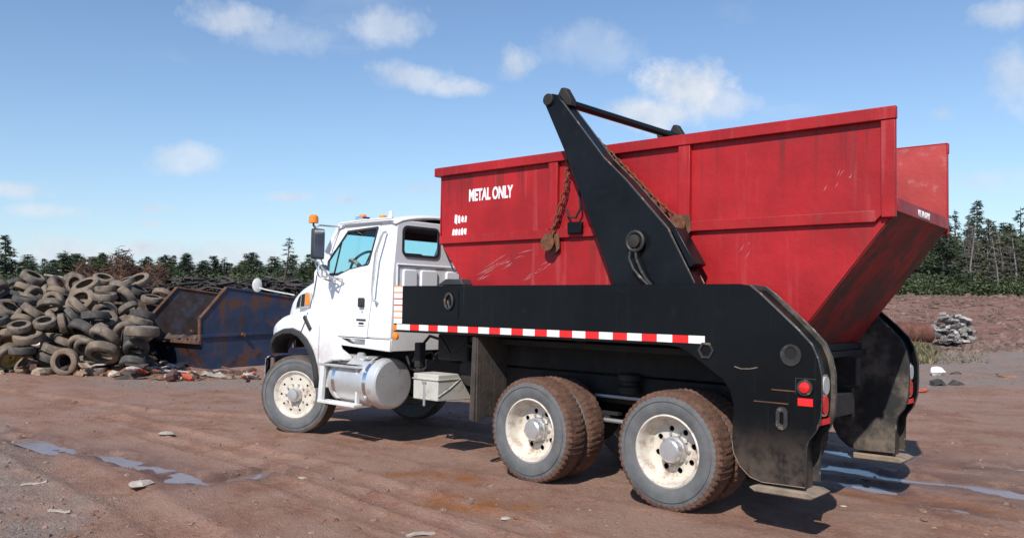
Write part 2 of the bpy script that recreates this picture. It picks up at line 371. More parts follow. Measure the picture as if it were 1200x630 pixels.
def height(x, y):
    x = np.asarray(x, float); y = np.asarray(y, float)
    h = base_h(x, y)
    rough, rg, lg = zones(x, y)
    near = np.exp(-((np.hypot(x + 1, y - 0)) / 14) ** 2)
    h = h + .034 * fbm(x, y, 1.6, 3) + (.012 + .044 * rough) * fbm(x, y, .20, 4) * near
    for pts, w, d in TRACKS:
        q = polydist(x, y, pts) + .05 * fbm(x, y, .5, 2)
        h = h - d * np.exp(-(q / w) ** 4) + .5 * d * np.exp(-((q - w * 1.35) / (w * .3)) ** 2)
        h = h - .012 * np.exp(-(q / w) ** 4) * smooth(.2, .5, np.sin((x + .35 * y) * 52 + 1.5 * np.sign(np.sin(q * 60)))) * smooth(-.1, .2, fbm(x, y, 1.1, 2))
    for pts, w, d in PUDS:
        q = polydist(x, y, pts) + .15 * fbm(x, y, .5, 3) + .06 * fbm(x, y, .13, 2)
        h = h - (d + .045 * fbm(x, y, .8, 3) + .035 * fbm(x, y, .16, 2)) * np.exp(-(np.maximum(q, 0) / (w * 1.15)) ** 3) + .012 * np.exp(-((q - w * 1.7) / (w * .5)) ** 2)
    # the tyres have settled into the dirt
    for (wx, wy) in ((-5.83, .15), (-1.59, .2), (0, .2), (-1.59, .5), (0, .5), (-1.59, 2.24), (0, 2.24), (-1.59, 1.94), (0, 1.94), (-5.83, 2.29)):
        q = np.hypot((x - wx) / .42, (y - wy) / .22); k = np.exp(-q ** 4)
        h = h * (1 - k) + (cross_fall(x, y) + .012) * k
    return h
def hz_at(x, y): return float(height(np.array([x]), np.array([y]))[0])
def axis(lo, hi, step, far, n):
    mid = np.arange(lo, hi + 1e-6, step)
    g = np.geomspace(step * 1.2, far, n); 
    return np.concatenate([lo - g[::-1], mid, hi + g])
gx = axis(-9.0, 4.6, .046, 900, 90); gy = axis(-5.6, 4.6, .046, 900, 90)
GX, GY = np.meshgrid(gx, gy)
GZ = height(GX.ravel(), GY.ravel())
co = np.stack([GX.ravel(), GY.ravel(), GZ], 1)
nx, ny = len(gx), len(gy)
idx = np.arange(nx * ny).reshape(ny, nx)
fq = np.stack([idx[:-1, :-1], idx[:-1, 1:], idx[1:, 1:], idx[1:, :-1]], -1).reshape(-1, 4)
gm = bpy.data.meshes.new('ground'); gm.vertices.add(len(co)); gm.vertices.foreach_set('co', co.ravel())
gm.loops.add(fq.size); gm.polygons.add(len(fq)); gm.loops.foreach_set('vertex_index', fq.ravel())
gm.polygons.foreach_set('loop_start', np.arange(0, fq.size, 4)); gm.polygons.foreach_set('loop_total', np.full(len(fq), 4))
gm.update(calc_edges=True); gm.polygons.foreach_set('use_smooth', [True] * len(fq))
rough_m, rg_m, lg_m = zones(co[:, 0], co[:, 1])
wet = np.zeros(len(co))
for pts, w, d in PUDS: wet = np.maximum(wet, np.exp(-(polydist(co[:, 0], co[:, 1], pts) / (w * 3.0)) ** 2))
och = np.zeros(len(co))
for pts, w in (([at(470, 556), at(520, 555), at(560, 563)], .16), ([at(520, 585), at(560, 590), at(600, 596)], .24), ([at(1010, 572), at(1100, 580), at(1160, 590)], .2), ([at(160, 545), at(190, 557)], .12)):
    och = np.maximum(och, np.exp(-(polydist(co[:, 0], co[:, 1], pts) / w) ** 2))
def attr(me, name, a):
    k = me.attributes.new(name, 'FLOAT', 'POINT'); k.data.foreach_set('value', np.asarray(a, np.float32))
Dg = (co[:, 0] - CAM[0]) * FH[0] + (co[:, 1] - CAM[1]) * FH[1]
attr(gm, 'gravel', np.clip(rough_m * .75 + rg_m + lg_m, 0, 1)); attr(gm, 'wet', wet); attr(gm, 'ochre', och); attr(gm, 'bank', smooth(28.5, 33, Dg))
gnd = bpy.data.objects.new('ground', gm); COL.objects.link(gnd); gnd['kind'] = 'structure'

def ground_material():
    m = bpy.data.materials.new('red_dirt'); m.use_nodes = True; t = m.node_tree; N = t.nodes; Lk = t.links; p = N['Principled BSDF']
    g = N.new('ShaderNodeNewGeometry').outputs['Position']
    def noise(s, d=6, r=.62, vec=None):
        n = N.new('ShaderNodeTexNoise'); n.inputs['Scale'].default_value = s; n.inputs['Detail'].default_value = d; n.inputs['Roughness'].default_value = r; Lk.new(vec or g, n.inputs['Vector']); return n.outputs[0]
    def ramp(s, a, b):
        n = N.new('ShaderNodeMapRange'); n.inputs[1].default_value = a; n.inputs[2].default_value = b; n.interpolation_type = 'SMOOTHSTEP'; Lk.new(s, n.inputs[0]); return n.outputs[0]
    def mix(f, a, b):
        n = N.new('ShaderNodeMix'); n.data_type = 'RGBA'
        for sck, q in ((n.inputs[0], f), (n.inputs[6], a), (n.inputs[7], b)):
            if isinstance(q, bpy.types.NodeSocket): Lk.new(q, sck)
            else: sck.default_value = q if isinstance(q, float) else (*q, 1)
        return n.outputs[2]
    def mul(a, b, op='MULTIPLY', clamp=True):
        n = N.new('ShaderNodeMath'); n.operation = op; n.use_clamp = clamp
        for i, q in enumerate((a, b)):
            if isinstance(q, (int, float)): n.inputs[i].default_value = q
            else: Lk.new(q, n.inputs[i])
        return n.outputs[0]
    def at_(nm):
        a = N.new('ShaderNodeAttribute'); a.attribute_name = nm; return a.outputs['Fac']
    # direction of travel: streaky along the road
    mp = N.new('ShaderNodeMapping'); mp.inputs['Rotation'].default_value = (0, 0, R(4)); mp.inputs['Scale'].default_value = (.55, 2.6, 1); Lk.new(g, mp.inputs[0])
    c = mix(ramp(noise(1.1, 7, .6, mp.outputs[0]), .3, .7), (.255, .132, .089), (.375, .212, .150))
    c = mix(ramp(noise(3.1, 8, .75), .44, .64), c, (.245, .112, .068))
    c = mix(mul(ramp(noise(.7, 7, .7), .42, .58), .7), c, (.35, .22, .165))
    c = mix(mul(ramp(noise(28, 4, .7), .50, .68), .40), c, (.42, .31, .25))
    c = mix(mul(ramp(noise(11, 6, .75), .54, .7), .45), c, (.16, .085, .058))
    gv = mul(at_('gravel'), ramp(noise(1.6, 7, .7), .30, .62))
    gcol = mix(ramp(noise(34, 3, .7), .36, .66), (.17, .14, .118), (.36, .31, .27))
    c = mix(gv, c, gcol)
    c = mix(mul(at_('ochre'), ramp(noise(4, 6, .7), .36, .62)), c, (.30, .11, .03))
    bk = mix(ramp(noise(.5, 8, .7), .35, .65), (.19, .085, .06), (.28, .16, .12))
    bk = mix(ramp(noise(2.4, 8, .75), .52, .70), bk, (.095, .062, .045))
    bk = mix(mul(ramp(noise(.9, 8, .75), .57, .70), .6), bk, (.26, .21, .18))
    c = mix(at_('bank'), c, bk)
    wf = mul(at_('wet'), ramp(noise(2.6, 6, .65), .26, .56))
    c = mix(mul(wf, .8), c, (.065, .032, .024))
    # loose pale specks of stone
    vo = N.new('ShaderNodeTexVoronoi'); vo.inputs['Scale'].default_value = 19; Lk.new(g, vo.inputs['Vector'])
    sp = mul(ramp(vo.outputs['Distance'], .17, .10), ramp(noise(2.2, 4, .6), .5, .68))
    c = mix(mul(sp, .7), c, (.42, .37, .33))
    Lk.new(c, p.inputs['Base Color'])
    rr = N.new('ShaderNodeMapRange'); rr.inputs[3].default_value = .93; rr.inputs[4].default_value = .34; Lk.new(wf, rr.inputs[0]); Lk.new(rr.outputs[0], p.inputs['Roughness'])
    p.inputs['Specular IOR Level'].default_value = .32
    b1 = N.new('ShaderNodeBump'); b1.inputs['Strength'].default_value = .75; b1.inputs['Distance'].default_value = .05
    hsum = mul(mul(noise(16, 7, .72), noise(52, 4, .7), 'ADD', False), mul(noise(5, 4, .6), .6), 'ADD', False)
    hh = mul(hsum, mul(1.0, mul(wf, .75), 'SUBTRACT'), 'MULTIPLY', False)
    Lk.new(hh, b1.inputs['Height']); Lk.new(b1.outputs[0], p.inputs['Normal'])
    return m
gm.materials.append(ground_material())

# puddles lying in the ruts
wm = bpy.data.materials.new('muddy_water'); wm.use_nodes = True
_p = wm.node_tree.nodes['Principled BSDF']; _p.inputs['Base Color'].default_value = (.20, .135, .115, 1); _p.inputs['Roughness'].default_value = .10; _p.inputs['IOR'].default_value = 1.33
_n = wm.node_tree.nodes.new('ShaderNodeTexNoise'); _n.inputs['Scale'].default_value = 14; _b = wm.node_tree.nodes.new('ShaderNodeBump'); _b.inputs['Strength'].default_value = .10; _b.inputs['Distance'].default_value = .02
_g = wm.node_tree.nodes.new('ShaderNodeNewGeometry'); wm.node_tree.links.new(_g.outputs['Position'], _n.inputs['Vector']); wm.node_tree.links.new(_n.outputs[0], _b.inputs['Height']); wm.node_tree.links.new(_b.outputs[0], _p.inputs['Normal'])
for k, (pts, w, d) in enumerate(PUDS):
    P = []; V = [Vector((a, b, 0)) for a, b in pts]; V = [V[0] + (V[0] - V[1]).normalized() * .35] + V + [V[-1] + (V[-1] - V[-2]).normalized() * .35]
    fine = []
    for a, b in zip(V[:-1], V[1:]):
        for i in range(6): fine.append(a.lerp(b, i / 6))
    fine.append(V[-1])
    for i, q in enumerate(fine):
        dr = (fine[min(i + 1, len(fine) - 1)] - fine[max(i - 1, 0)]).normalized(); nr = Vector((-dr.y, dr.x, 0)); ww = w * 1.7
        P.append([(*(q + nr * ww * s)[:2], float(cross_fall(q.x, q.y)) - .034 + float(.030 * fbm(np.array([q.x]), np.array([q.y]), 1.6, 3)[0])) for s in (-1, -.5, 0, .5, 1)])
    b = B(); b.grid(P); o = b.obj('puddle', wm); o['kind'] = 'structure'

# ------------------------------------------------------------------ pebbles and crumbs of stone
rnd = random.Random(3)
def stone_mesh(bld, x, y, z, r, rs):
    n = 6; off = rs.random() * 6; vs = []
    sx, sy, sz = r * rs.uniform(.7, 1.4), r * rs.uniform(.7, 1.4), r * rs.uniform(.35, .8); a = rs.random() * 6.3; ca, sa = math.cos(a), math.sin(a)
    def put(px, py, pz): vs.append((x + ca * px * sx - sa * py * sy, y + sa * px * sx + ca * py * sy, z + pz * sz))
    for k in range(n):
        t = k * math.pi * 2 / n + off; q = rs.uniform(.75, 1.15); put(math.cos(t) * q, math.sin(t) * q, rs.uniform(-.3, .1))
    for k in range(n):
        t = k * math.pi * 2 / n + off + .4; q = rs.uniform(.4, .75); put(math.cos(t) * q, math.sin(t) * q, rs.uniform(.55, .95))
    fs = [(k, (k + 1) % n, n + (k + 1) % n, n + k) for k in range(n)] + [tuple(range(n, 2 * n))]
    bld.add(vs, fs)
pb = B()
xs = []; ys = []
while len(xs) < 16000:
    D = 5.2 + 16 * rnd.random() ** 2.0; L = rnd.uniform(-.72, .72) * D
    x, y = LD(L, D); xs.append(x); ys.append(y)
xs = np.array(xs); ys = np.array(ys); hs = height(xs, ys); rz, rgz, lgz = zones(xs, ys)
cnt = 0
for x, y, h, q in zip(xs, ys, hs, np.clip(rz + rgz + lgz, 0, 1)):
    if rnd.random() > .22 + .78 * q: continue
    if -6.9 < x < 1.6 and -.1 < y < 2.6: continue
    r = .006 + .030 * rnd.random() ** 4
    stone_mesh(pb, x, y, h + r * .12, r, rnd); cnt += 1
M['pebble'] = mat('pebble_stone', (.24, .165, .13), .9, var=.45, vs=5, spots=[((.20, .095, .062), 3, .45, .58), ((.40, .35, .31), 7, .64, .74)], bump=.3, bs=80)
po = pb.obj('pebbles', M['pebble'], weld=False, smooth_=False); tag(po, 'loose grey and red pebbles strewn over the dirt', 'pebbles', kind='stuff')

# ------------------------------------------------------------------ truck  (x: rear +, y: away from the camera side, z: up)
TW = 2.44; MID = TW / 2; LEAN = R(-1.5)
truck = empty('hook_lift_truck', (0, 0, 0), (LEAN, 0, 0))
truck.name = 'skip_loader_truck'
tag(truck, 'white cab skip loader truck with black lift arms carrying a red bin', 'truck')
SIDES = (None, TW)       # near side as measured, far side mirrored

def arc(cx, cz, r, a0, a1, n): return [(cx + r * math.cos(R(a0 + (a1 - a0) * i / n)), cz + r * math.sin(R(a0 + (a1 - a0) * i / n))) for i in range(n + 1)]
def circ(cx, cz, r, n=16): return [(cx + r * math.cos(2 * math.pi * i / n), cz + r * math.sin(2 * math.pi * i / n)) for i in range(n)]
def rrect(x0, x1, z0, z1, r, n=4):
    return arc(x1 - r, z1 - r, r, 0, 90, n) + arc(x0 + r, z1 - r, r, 90, 180, n) + arc(x0 + r, z0 + r, r, 180, 270, n) + arc(x1 - r, z0 + r, r, 270, 360, n)

# --- wheels ---------------------------------------------------------------
TR = .525
def tyre_profile(w, R0, rb):
    h = w / 2
    return [(rb, -h * .80), (rb + .03, -h * .96), (rb + (R0 - rb) * .45, -h * 1.06), (R0 - .075, -h * 1.0), (R0 - .045, -h * .97), (R0 - .012, -h * .90), (R0, -h * .74), (R0 + .004, -h * .3), (R0 + .004, h * .3), (R0, h * .74), (R0 - .012, h * .90),
            (R0 - .045, h * .97), (R0 - .075, h), (rb + (R0 - rb) * .45, h * 1.06), (rb + .03, h * .96), (rb, h * .80), (rb + .004, h * .4), (rb + .004, -h * .4)]
def make_wheel(kind, parent, loc, rotz=0.0, outer=True):
    """axle along y, outer face towards -y; origin in the middle of the tyre width"""
    w = .275; h = w / 2; rb = .295
    wb = B()
    if kind == 'front':
        wb.lathe([(.315, -h * .80), (.322, -h * .90), (.306, -h * .95), (.285, -h * .82), (.268, -h * .74), (.262, -h * .70)], seg=48)
        disc_y = -h * .72
        wb.prism(circ(0, 0, .264, 48), disc_y, disc_y + .012, holes=[circ(.215 * math.cos(2 * math.pi * k / 10), .215 * math.sin(2 * math.pi * k / 10), .017, 10) for k in range(10)])
        wb.lathe([(.26, disc_y + .03), (.29, h * .9)], seg=32)
    else:
        wb.lathe([(.322, -h * .86), (.325, -h * .93), (.308, -h * .99), (.293, -h * .86), (.282, -h * .55), (.268, -h * .15), (.252, .015), (.235, .032)], seg=48)
        disc_y = .028
        wb.prism(circ(0, 0, .237, 48), disc_y, disc_y + .012, holes=[circ(.185 * math.cos(2 * math.pi * (k + .3) / 8), .185 * math.sin(2 * math.pi * (k + .3) / 8), .027, 12) for k in range(8)])
        wb.lathe([(.25, .04), (.29, h * .9)], seg=32)
    wheel = wb.obj('wheel', M['rim'], parent); wheel.location = loc; wheel.rotation_euler = (0, 0, rotz)
    hb = B(); hb.lathe([(.225, disc_y + .045), (.225, disc_y + .05), (0, disc_y + .05)], seg=24)
    hb.obj('brake_drum', M['hole'], wheel)
    h2 = B()
    if kind == 'front':
        h2.lathe([(.105, disc_y), (.10, disc_y - .035), (.085, disc_y - .075), (.07, disc_y - .095), (0, disc_y - .10)], seg=24)
        nr, ny0 = .142, disc_y
    else:
        h2.lathe([(.125, disc_y), (.118, disc_y - .05), (.105, disc_y - .055), (.10, disc_y - .115), (.085, disc_y - .13), (0, disc_y - .133)], seg=28)
        nr, ny0 = .142, disc_y
    h2.obj('hub', M['hub'], wheel)
    for k in range(10):
        a = 2 * math.pi * k / 10; nb = B(); nb.cyl((nr * math.cos(a), ny0, nr * math.sin(a)), (nr * math.cos(a), ny0 - .028, nr * math.sin(a)), .013, .012, 6)
        nb.obj('lug_nut', M['hub'], wheel)
    tb = B(); prof = tyre_profile(w, TR, rb)
    if kind == 'front':
        tb.lathe(prof, seg=72, closed=True)
    else:
        rr = random.Random(int(loc[0] * 10 + loc[1] * 100)); nseg = 162
        def lug(k, j, r, hh):
            blk = (k % 3)
            if j in (4, 5, 10, 11): r -= (.010 if blk == 2 else 0); hh *= (.97 if blk == 2 else 1.0)
            if j in (6, 9): r -= (.011 if blk == 2 else 0)
            if j in (7, 8): r -= (.009 if (k + 1) % 3 == 2 else 0)
            return r + rr.uniform(-.0015, .0015), hh
        tb.lathe(prof, seg=nseg, closed=True, rfun=lug)
    n = len(prof)
    tb.mi = [1 if (i % n) in (4, 5, 6, 7, 8, 9, 10) else 0 for i in range(len(tb.f))]
    tb.obj('tyre', [M['rubber'], M['frontread'] if kind == 'front' else M['mud']], wheel, weld=False, ang=28)
    # raised ring moulded in the sidewall
    rg = B(); rg.ring((0, -h * 1.055, 0), rb + (TR - rb) * .62, rb + (TR - rb) * .62, .0035, 48, 5); rg.obj('sidewall_ring', M['rubber'], wheel)
    return wheel
HZ = TR - .008
w_front = make_wheel('front', truck, (-5.83, .17, HZ), R(26)); 
fr = copy_tree(w_front, truck); fr.location = (-5.83, TW - .17, HZ); fr.rotation_euler = (0, 0, R(180 + 21))
w_rear = make_wheel('rear', truck, (0, .165, HZ))
for (x, y, rz) in ((-1.59, .165, 0), (0, .49, 180), (-1.59, .49, 180), (0, TW - .165, 180), (-1.59, TW - .165, 180), (0, TW - .49, 0), (-1.59, TW - .49, 0)):
    c = copy_tree(w_rear, truck); c.location = (x, y, HZ); c.rotation_euler = (R(37) * 0, 0, R(rz))

# --- chassis ---------------------------------------------------------------
for mir in SIDES:
    b = B(mir); b.box(-6.45, 1.05, .80, .87, .78, 1.06); b.box(-3.6, 1.1, .78, .90, 1.08, 1.34); b.obj('chassis_rail', M['frame'], truck, .01)
for x in (-6.2, -4.6, -3.3, -2.4, -.8, .6, 1.0):
    b = B(); b.box(x - .06, x + .06, .87, 1.57, .82, 1.02); b.obj('cross_member', M['frame'], truck, .008)
for x in (-1.59, 0):
    b = B(); b.cyl((x, .3, HZ), (x, TW - .3, HZ), .075, seg=16); b.lathe([(0, -.2), (.12, -.19), (.2, -.1), (.22, 0), (.2, .1), (.12, .19), (0, .2)], (x, MID, HZ), 20, 'x')
    b.obj('drive_axle', M['frame'], truck)
b = B(); b.cyl((-5.83, .35, HZ - .05), (-5.83, TW - .35, HZ - .05), .06, seg=12); b.obj('front_axle', M['frame'], truck)
b = B(); b.tube([(-4.6, MID, .75), (-1.9, MID, .58)], .06, 12); b.tube([(-1.3, MID, .55), (-.3, MID, .55)], .055, 12); b.obj('drive_shaft', M['frame'], truck)
for mir in SIDES:
    for (x0, x1, z) in ((-2.2, -.98, .70), (-.62, .62, .70)):
        b = B(mir)
        for k in range(5): b.box(x0 + .1 * k, x1 - .1 * k, .70, .79, z - .035 * k - .03, z - .035 * k)
        b.obj('leaf_spring', M['frame'], truck)
    b = B(mir); b.lathe([(0, .0), (.09, 0), (.12, .02), (.12, .07), (.09, .09), (.09, .12), (.12, .14), (.12, .19), (.09, .21), (0, .21)], (-.84, .70, .90), 20, 'z'); b.obj('air_spring', M['frame'], truck)
    b = B(mir); b.tube([(-1.3, .66, .62), (-.3, .66, .62)], .022, 8); b.tube([(-1.25, .68, .86), (-.3, .68, .86)], .018, 8); b.obj('torque_rod', M['hub'], truck)
b = B(); b.box(-2.75, 1.0, .34, TW - .34, 1.345, 1.40); b.obj('deck', M['frame'], truck)
for x in (-2.4, -1.2, 0, .9):
    b = B(); b.box(x - .06, x + .06, .36, TW - .36, 1.405, 1.465); b.obj('bearer', M['frame'], truck)
b = B(); b.cyl((-2.9, .5, 1.0), (-2.9, 1.9, 1.0), .17, seg=20); b.obj('air_tank', M['frame'], truck)
b = B(); b.box(-3.3, -2.8, .35, 2.1, 1.12, 1.42); b.box(-2.5, -1.0, .9, 1.5, 1.0, 1.3); b.obj('hydraulic_tank', M['frame'], truck, .02)
b = B(); b.box(-5.6, -4.1, .72, 1.72, .62, 1.5); b.box(-6.35, -5.6, .78, 1.66, .7, 1.7); b.box(-4.1, -3.6, .95, 1.5, .7, 1.15); b.obj('engine', M['frame'], truck, .05)
for (pts, r) in (([(-3.95, .55, 1.05), (-3.75, .5, 1.25), (-3.6, .5, 1.38), (-3.3, .45, 1.34)], .018), ([(-3.95, .62, 1.1), (-3.7, .62, 1.18), (-3.5, .58, 1.05), (-3.2, .5, 1.2)], .014), ([(-3.9, .4, 1.12), (-3.8, .38, .98), (-3.65, .4, .94), (-3.5, .5, 1.1)], .016), ([(-3.2, .3, 1.4), (-3.0, .28, 1.2), (-2.8, .3, 1.33), (-2.5, .3, 1.25)], .014)):
    b = B(); b.tube(pts, r, 8); b.obj('hose', M['frame'], truck)
b = B(); b.box(-3.72, -3.62, .36, .46, 1.0, 1.3); b.cyl((-3.67, .41, .95), (-3.67, .41, 1.0), .05, seg=12); b.obj('valve_block', M['frame'], truck, .01)

# --- loader body: side boxes, rear legs ---------------------------------------------
OUT = [(-3.68, 1.972), (.70, 1.98), (.79, 1.965), (.88, 1.90), (1.04, 1.76), (1.2, 1.615), (1.30, 1.51), (1.35, 1.40), (1.378, 1.27), (1.38, 1.10), (1.37, .96), (1.335, .85), (1.275, .77), (1.258, .72), (1.25, .41), (.90, .40), (.80, .425), (.71, .50), (.655, .60), (.64, .70),
       (.65, .98), (.62, 1.10), (.55, 1.19), (.22, 1.40), (.13, 1.435), (.02, 1.445), (-3.68, 1.435)]
for mir in SIDES:
    b = B(mir); b.prism(OUT, 0, .016); pl = b.obj('side_plate', M['black'], truck, .004)
    b = B(mir); b.prism([(x if x > -3.5 else -3.55, z) for x, z in OUT], .285, .30); b.obj('inner_plate', M['black_dusty'], truck, .004)
    # web closing the rear of the leg, set in from the plate edges
    inner = [(.70, 1.95), (.80, 1.93), (.88, 1.865), (1.04, 1.725), (1.18, 1.585), (1.272, 1.49), (1.315, 1.39), (1.342, 1.27), (1.344, 1.10), (1.335, .97), (1.30, .87), (1.235, .79), (1.225, .74)]
    b = B(mir)
    for (p, q) in zip(inner[:-1], inner[1:]): b.add([(p[0], .018, p[1]), (p[0], .283, p[1]), (q[0], .283, q[1]), (q[0], .018, q[1])], [(0, 1, 2, 3)])
    b.obj('leg_web', M['black'], truck, solid=.012)
    b = B(mir); b.box(-3.66, -.72, .018, .283, 1.93, 1.955); b.box(.36, .68, .018, .283, 1.93, 1.955); b.obj('top_cover', M['black'], truck)
    b = B(mir); b.box(-3.66, .0, .018, .283, 1.45, 1.465); b.obj('bottom_cover', M['black'], truck)
    # worn steel along the plate edge
    edge = OUT[2:15]
    b = B(mir); b.tube([(x + .001, .008, z) for x, z in edge], .0085, 5); b.tube([(x + .001, .2925, z) for x, z in edge], .0085, 5); b.obj('worn_edge', M['black_worn'], truck)
    b = B(mir); b.tube([(x, .0085, z - .001) for x, z in OUT[14:20]], .0085, 5); b.obj('worn_edge', M['footpad'], truck)
    # stabiliser leg and its foot pad
    b = B(mir); b.box(.95, 1.215, .05, .25, .36, .80); b.obj('stabiliser_leg', M['black'], truck, .01)
    b = B(mir); b.prism([(.79, .345), (.86, .372), (1.28, .375), (1.345, .352), (1.30, .318), (.84, .312)], -.015, .30); b.obj('foot_pad', M['footpad'], truck, .012)
    b = B(mir); b.box(1.13, 1.20, .10, .20, .37, .42); b.obj('foot_pin', M['footpad'], truck, .008)
    # lamps
    b = B(mir); b.prism(circ(1.255, 1.175, .062, 24), -.022, -.002); b.obj('lamp_bezel', M['black_worn'], truck)
    b = B(mir); b.lathe([(.045, -.022), (.04, -.034), (.02, -.04), (0, -.041)], (1.255, 0, 1.175), 20); b.obj('side_marker_lamp', M['redlens'], truck)
    b = B(mir); b.box(1.195, 1.315, -.006, -.001, 1.032, 1.092); b.obj('reflector', M['tape_red'], truck)
    b = B(mir); b.prism(rrect(.09, .21, 1.12, 1.26, .058, 5), 1.345, 1.362, axis='x'); b.obj('reverse_lamp', M['whitelens'], truck)
    b = B(mir); b.prism(rrect(.10, .20, .965, 1.105, .048, 5), 1.34, 1.358, axis='x'); b.obj('tail_lamp', M['redlens'], truck)
    b = B(mir)
    b.prism(rrect(.06, .24, 1.105, 1.275, .075, 5), 1.338, 1.350, axis='x', holes=[rrect(.085, .215, 1.117, 1.263, .06, 5)]); b.prism(rrect(.07, .23, .95, 1.112, .06, 5), 1.333, 1.346, axis='x', holes=[rrect(.095, .205, .962, 1.108, .05, 5)])
    b.obj('lamp_surround', M['chrome'], truck)
    b = B(mir); b.box(1.325, 1.345, .03, .27, .885, .93); b.obj('reflector', M['tape_red'], truck)
    # lifting eye, slotted lug, bolts, weld seams
    b = B(mir); b.prism(circ(1.14, 1.42, .085, 24), -.012, -.001, holes=[circ(1.14, 1.435, .05, 20)]); b.obj('lifting_eye', M['black_worn'], truck)
    b = B(mir); b.prism(circ(1.14, 1.435, .05, 20), -.004, -.001); b.obj('eye_recess', M['hole'], truck)
    b = B(mir); b.prism(rrect(1.02, 1.115, .83, 1.01, .045, 5), -.012, -.001, holes=[rrect(1.05, 1.085, .87, .97, .017, 4)]); b.obj('slotted_lug', M['black_worn'], truck)
    b = B(mir); b.prism(circ(.40, 1.42, .075, 6), -.014, -.001, holes=[circ(.40, 1.42, .055, 6)]); b.obj('hex_boss', M['black_worn'], truck)
    b = B(mir); b.box(.83, 1.12, -.004, -.0005, 1.032, 1.040); b.box(.98, 1.17, -.004, -.0005, 1.135, 1.143); b.obj('weld_seam', M['rustedge'], truck)
    b = B(mir); b.box(1.175, 1.34, -.003, -.0005, 1.24, 1.246); b.box(1.175, 1.181, -.003, -.0005, 1.12, 1.238); b.obj('weld_seam', M['black_worn'], truck)
    b = B(mir); b.tube([(.66, -.003, 1.30), (.72, -.003, 1.285), (.80, -.003, 1.29), (.86, -.003, 1.305)], .004, 5); b.obj('scrape', M['footpad'], truck)
    # ring and hook near the front of the box
    b = B(mir); b.box(-2.86, -2.60, -.005, -.001, 1.62, 1.925); b.obj('access_panel', M['black'], truck)
    b = B(mir); b.ring((-2.74, -.018, 1.80), .062, .085, .014, 16, 6); b.tube([(-2.77, -.018, 1.72), (-2.75, -.018, 1.80), (-2.72, -.018, 1.72)], .013, 6); b.obj('ring', M['black_worn'], truck)
    b = B(mir); b.prism([(-3.0, 1.978), (-2.86, 2.05), (-2.62, 2.045), (-2.58, 1.982)], .04, .20); b.obj('rubber_stop', M['flare'], truck, .01)
    # stack of reflective decals at the front corner and marker lamps
    for k in range(6):
        z0 = 1.535 + k * .0735
        b = B(mir); b.box(-3.682, -3.535, -.005, -.0015, z0, z0 + .058); b.obj('reflective_decal', M['tape_white'], truck)
        b = B(mir); b.box(-3.682, -3.535, -.005, -.0015, z0 + .0585, z0 + .073); b.obj('reflective_stripe', M['orange'] if k in (0, 1, 4, 5) else M['tape_red'], truck)
    b = B(mir); b.box(-3.692, -3.63, -.012, -.001, 1.45, 1.515); b.obj('marker_lamp', M['amber'], truck, .006)
    b = B(mir); b.lathe([(.045, .0), (.045, -.03), (.02, -.045), (0, -.046)], (-3.64, .01, 1.385), 16); b.obj('marker_lamp', M['amber'], truck)
    # red and white conspicuity tape, six inch pieces
    x = -3.628; k = 0
    while x < .36:
        w_ = .235 if k == 0 else .1575
        z0 = 1.462 + .0015 * (x + 3.6) * 2; b = B(mir); b.box(x + .001, x + w_ - .001, -.004, -.001, z0, z0 + .066); b.obj('tape_piece', M['tape_white'] if k % 2 == 0 else M['tape_red'], truck); x += w_; k += 1

# --- lift arms -----------------------------------------------------------------------
ARM = [(-1.475, 3.81), (-1.475, 3.86), (-1.44, 3.895), (-1.38, 3.905), (-1.30, 3.88), (-1.25, 3.81), (-.73, 3.19), (-.47, 2.95), (-.02, 2.48), (.25, 1.99), (.34, 1.70), (-.46, 1.70), (-.60, 1.99), (-1.2, 3.28)]
for mir in SIDES:
    b = B(mir); b.prism(ARM, .06, .23); b.obj('lift_arm', M['arm'], truck, .01)
    b = B(mir); b.tube([(x, .062, z) for x, z in ARM[5:10]], .007, 5); b.tube([(x, .228, z) for x, z in ARM[5:10]], .007, 5); b.obj('worn_edge', M['black_worn'], truck)
    b = B(mir); b.cyl((-1.415, .03, 3.845), (-1.415, .27, 3.845), .062, seg=20); b.obj('pivot_pin', M['frame'], truck, .008)
    b = B(mir); b.prism([(-1.36, 3.86), (-1.30, 3.96), (-1.25, 3.955), (-1.17, 3.83), (-1.17, 3.76), (-1.27, 3.78)], .10, .19); b.obj('bar_lug', M['frame'], truck, .01)
    # stop block along the rear edge
    d = Vector((.27, 0, -.49)).normalized(); n = Vector((.49, 0, .27)).normalized(); p0 = Vector((-.005, 0, 2.47)); p1 = p0 + d * .40
    q = [p0 + n * .004, p0 + n * .055 + d * .01, p1 + n * .075, p1 + n * .004]
    b = B(mir); b.prism([(a.x, a.z) for a in q], .07, .26); b.obj('stop_block', M['arm'], truck, .008)
    # pivot boss with hydraulic hoses
    b = B(mir); b.lathe([(.085, .06), (.085, .03), (.06, .025), (.06, -.005), (.035, -.01), (0, -.012)], (-.34, 0, 2.375), 20); b.obj('pivot_boss', M['frame'], truck)
    b = B(mir); b.ring((-.335, .012, 2.372), .088, .088, .016, 16, 6); b.obj('pivot_collar', M['black_worn'], truck)
    for (o1, o2) in ((-.045, 0), (.03, .05)):
        b = B(mir); b.tube([(-.36 + o1 * .6, .02, 2.33), (-.355 + o1, .015, 2.22), (-.31 + o1, .015, 2.12), (-.24 + o1 * .6, .02, 2.03), (-.185 + o2 * .6, .03, 1.96), (-.17 + o2 * .6, .05, 1.9)], .013, 8); b.obj('hose', M['black_worn'], truck)
    # hydraulic ram inside the box
    b = B(mir); b.cyl((-2.2, .15, 1.62), (-.55, .15, 1.85), .055, seg=14); b.obj('ram', M['frame'], truck)
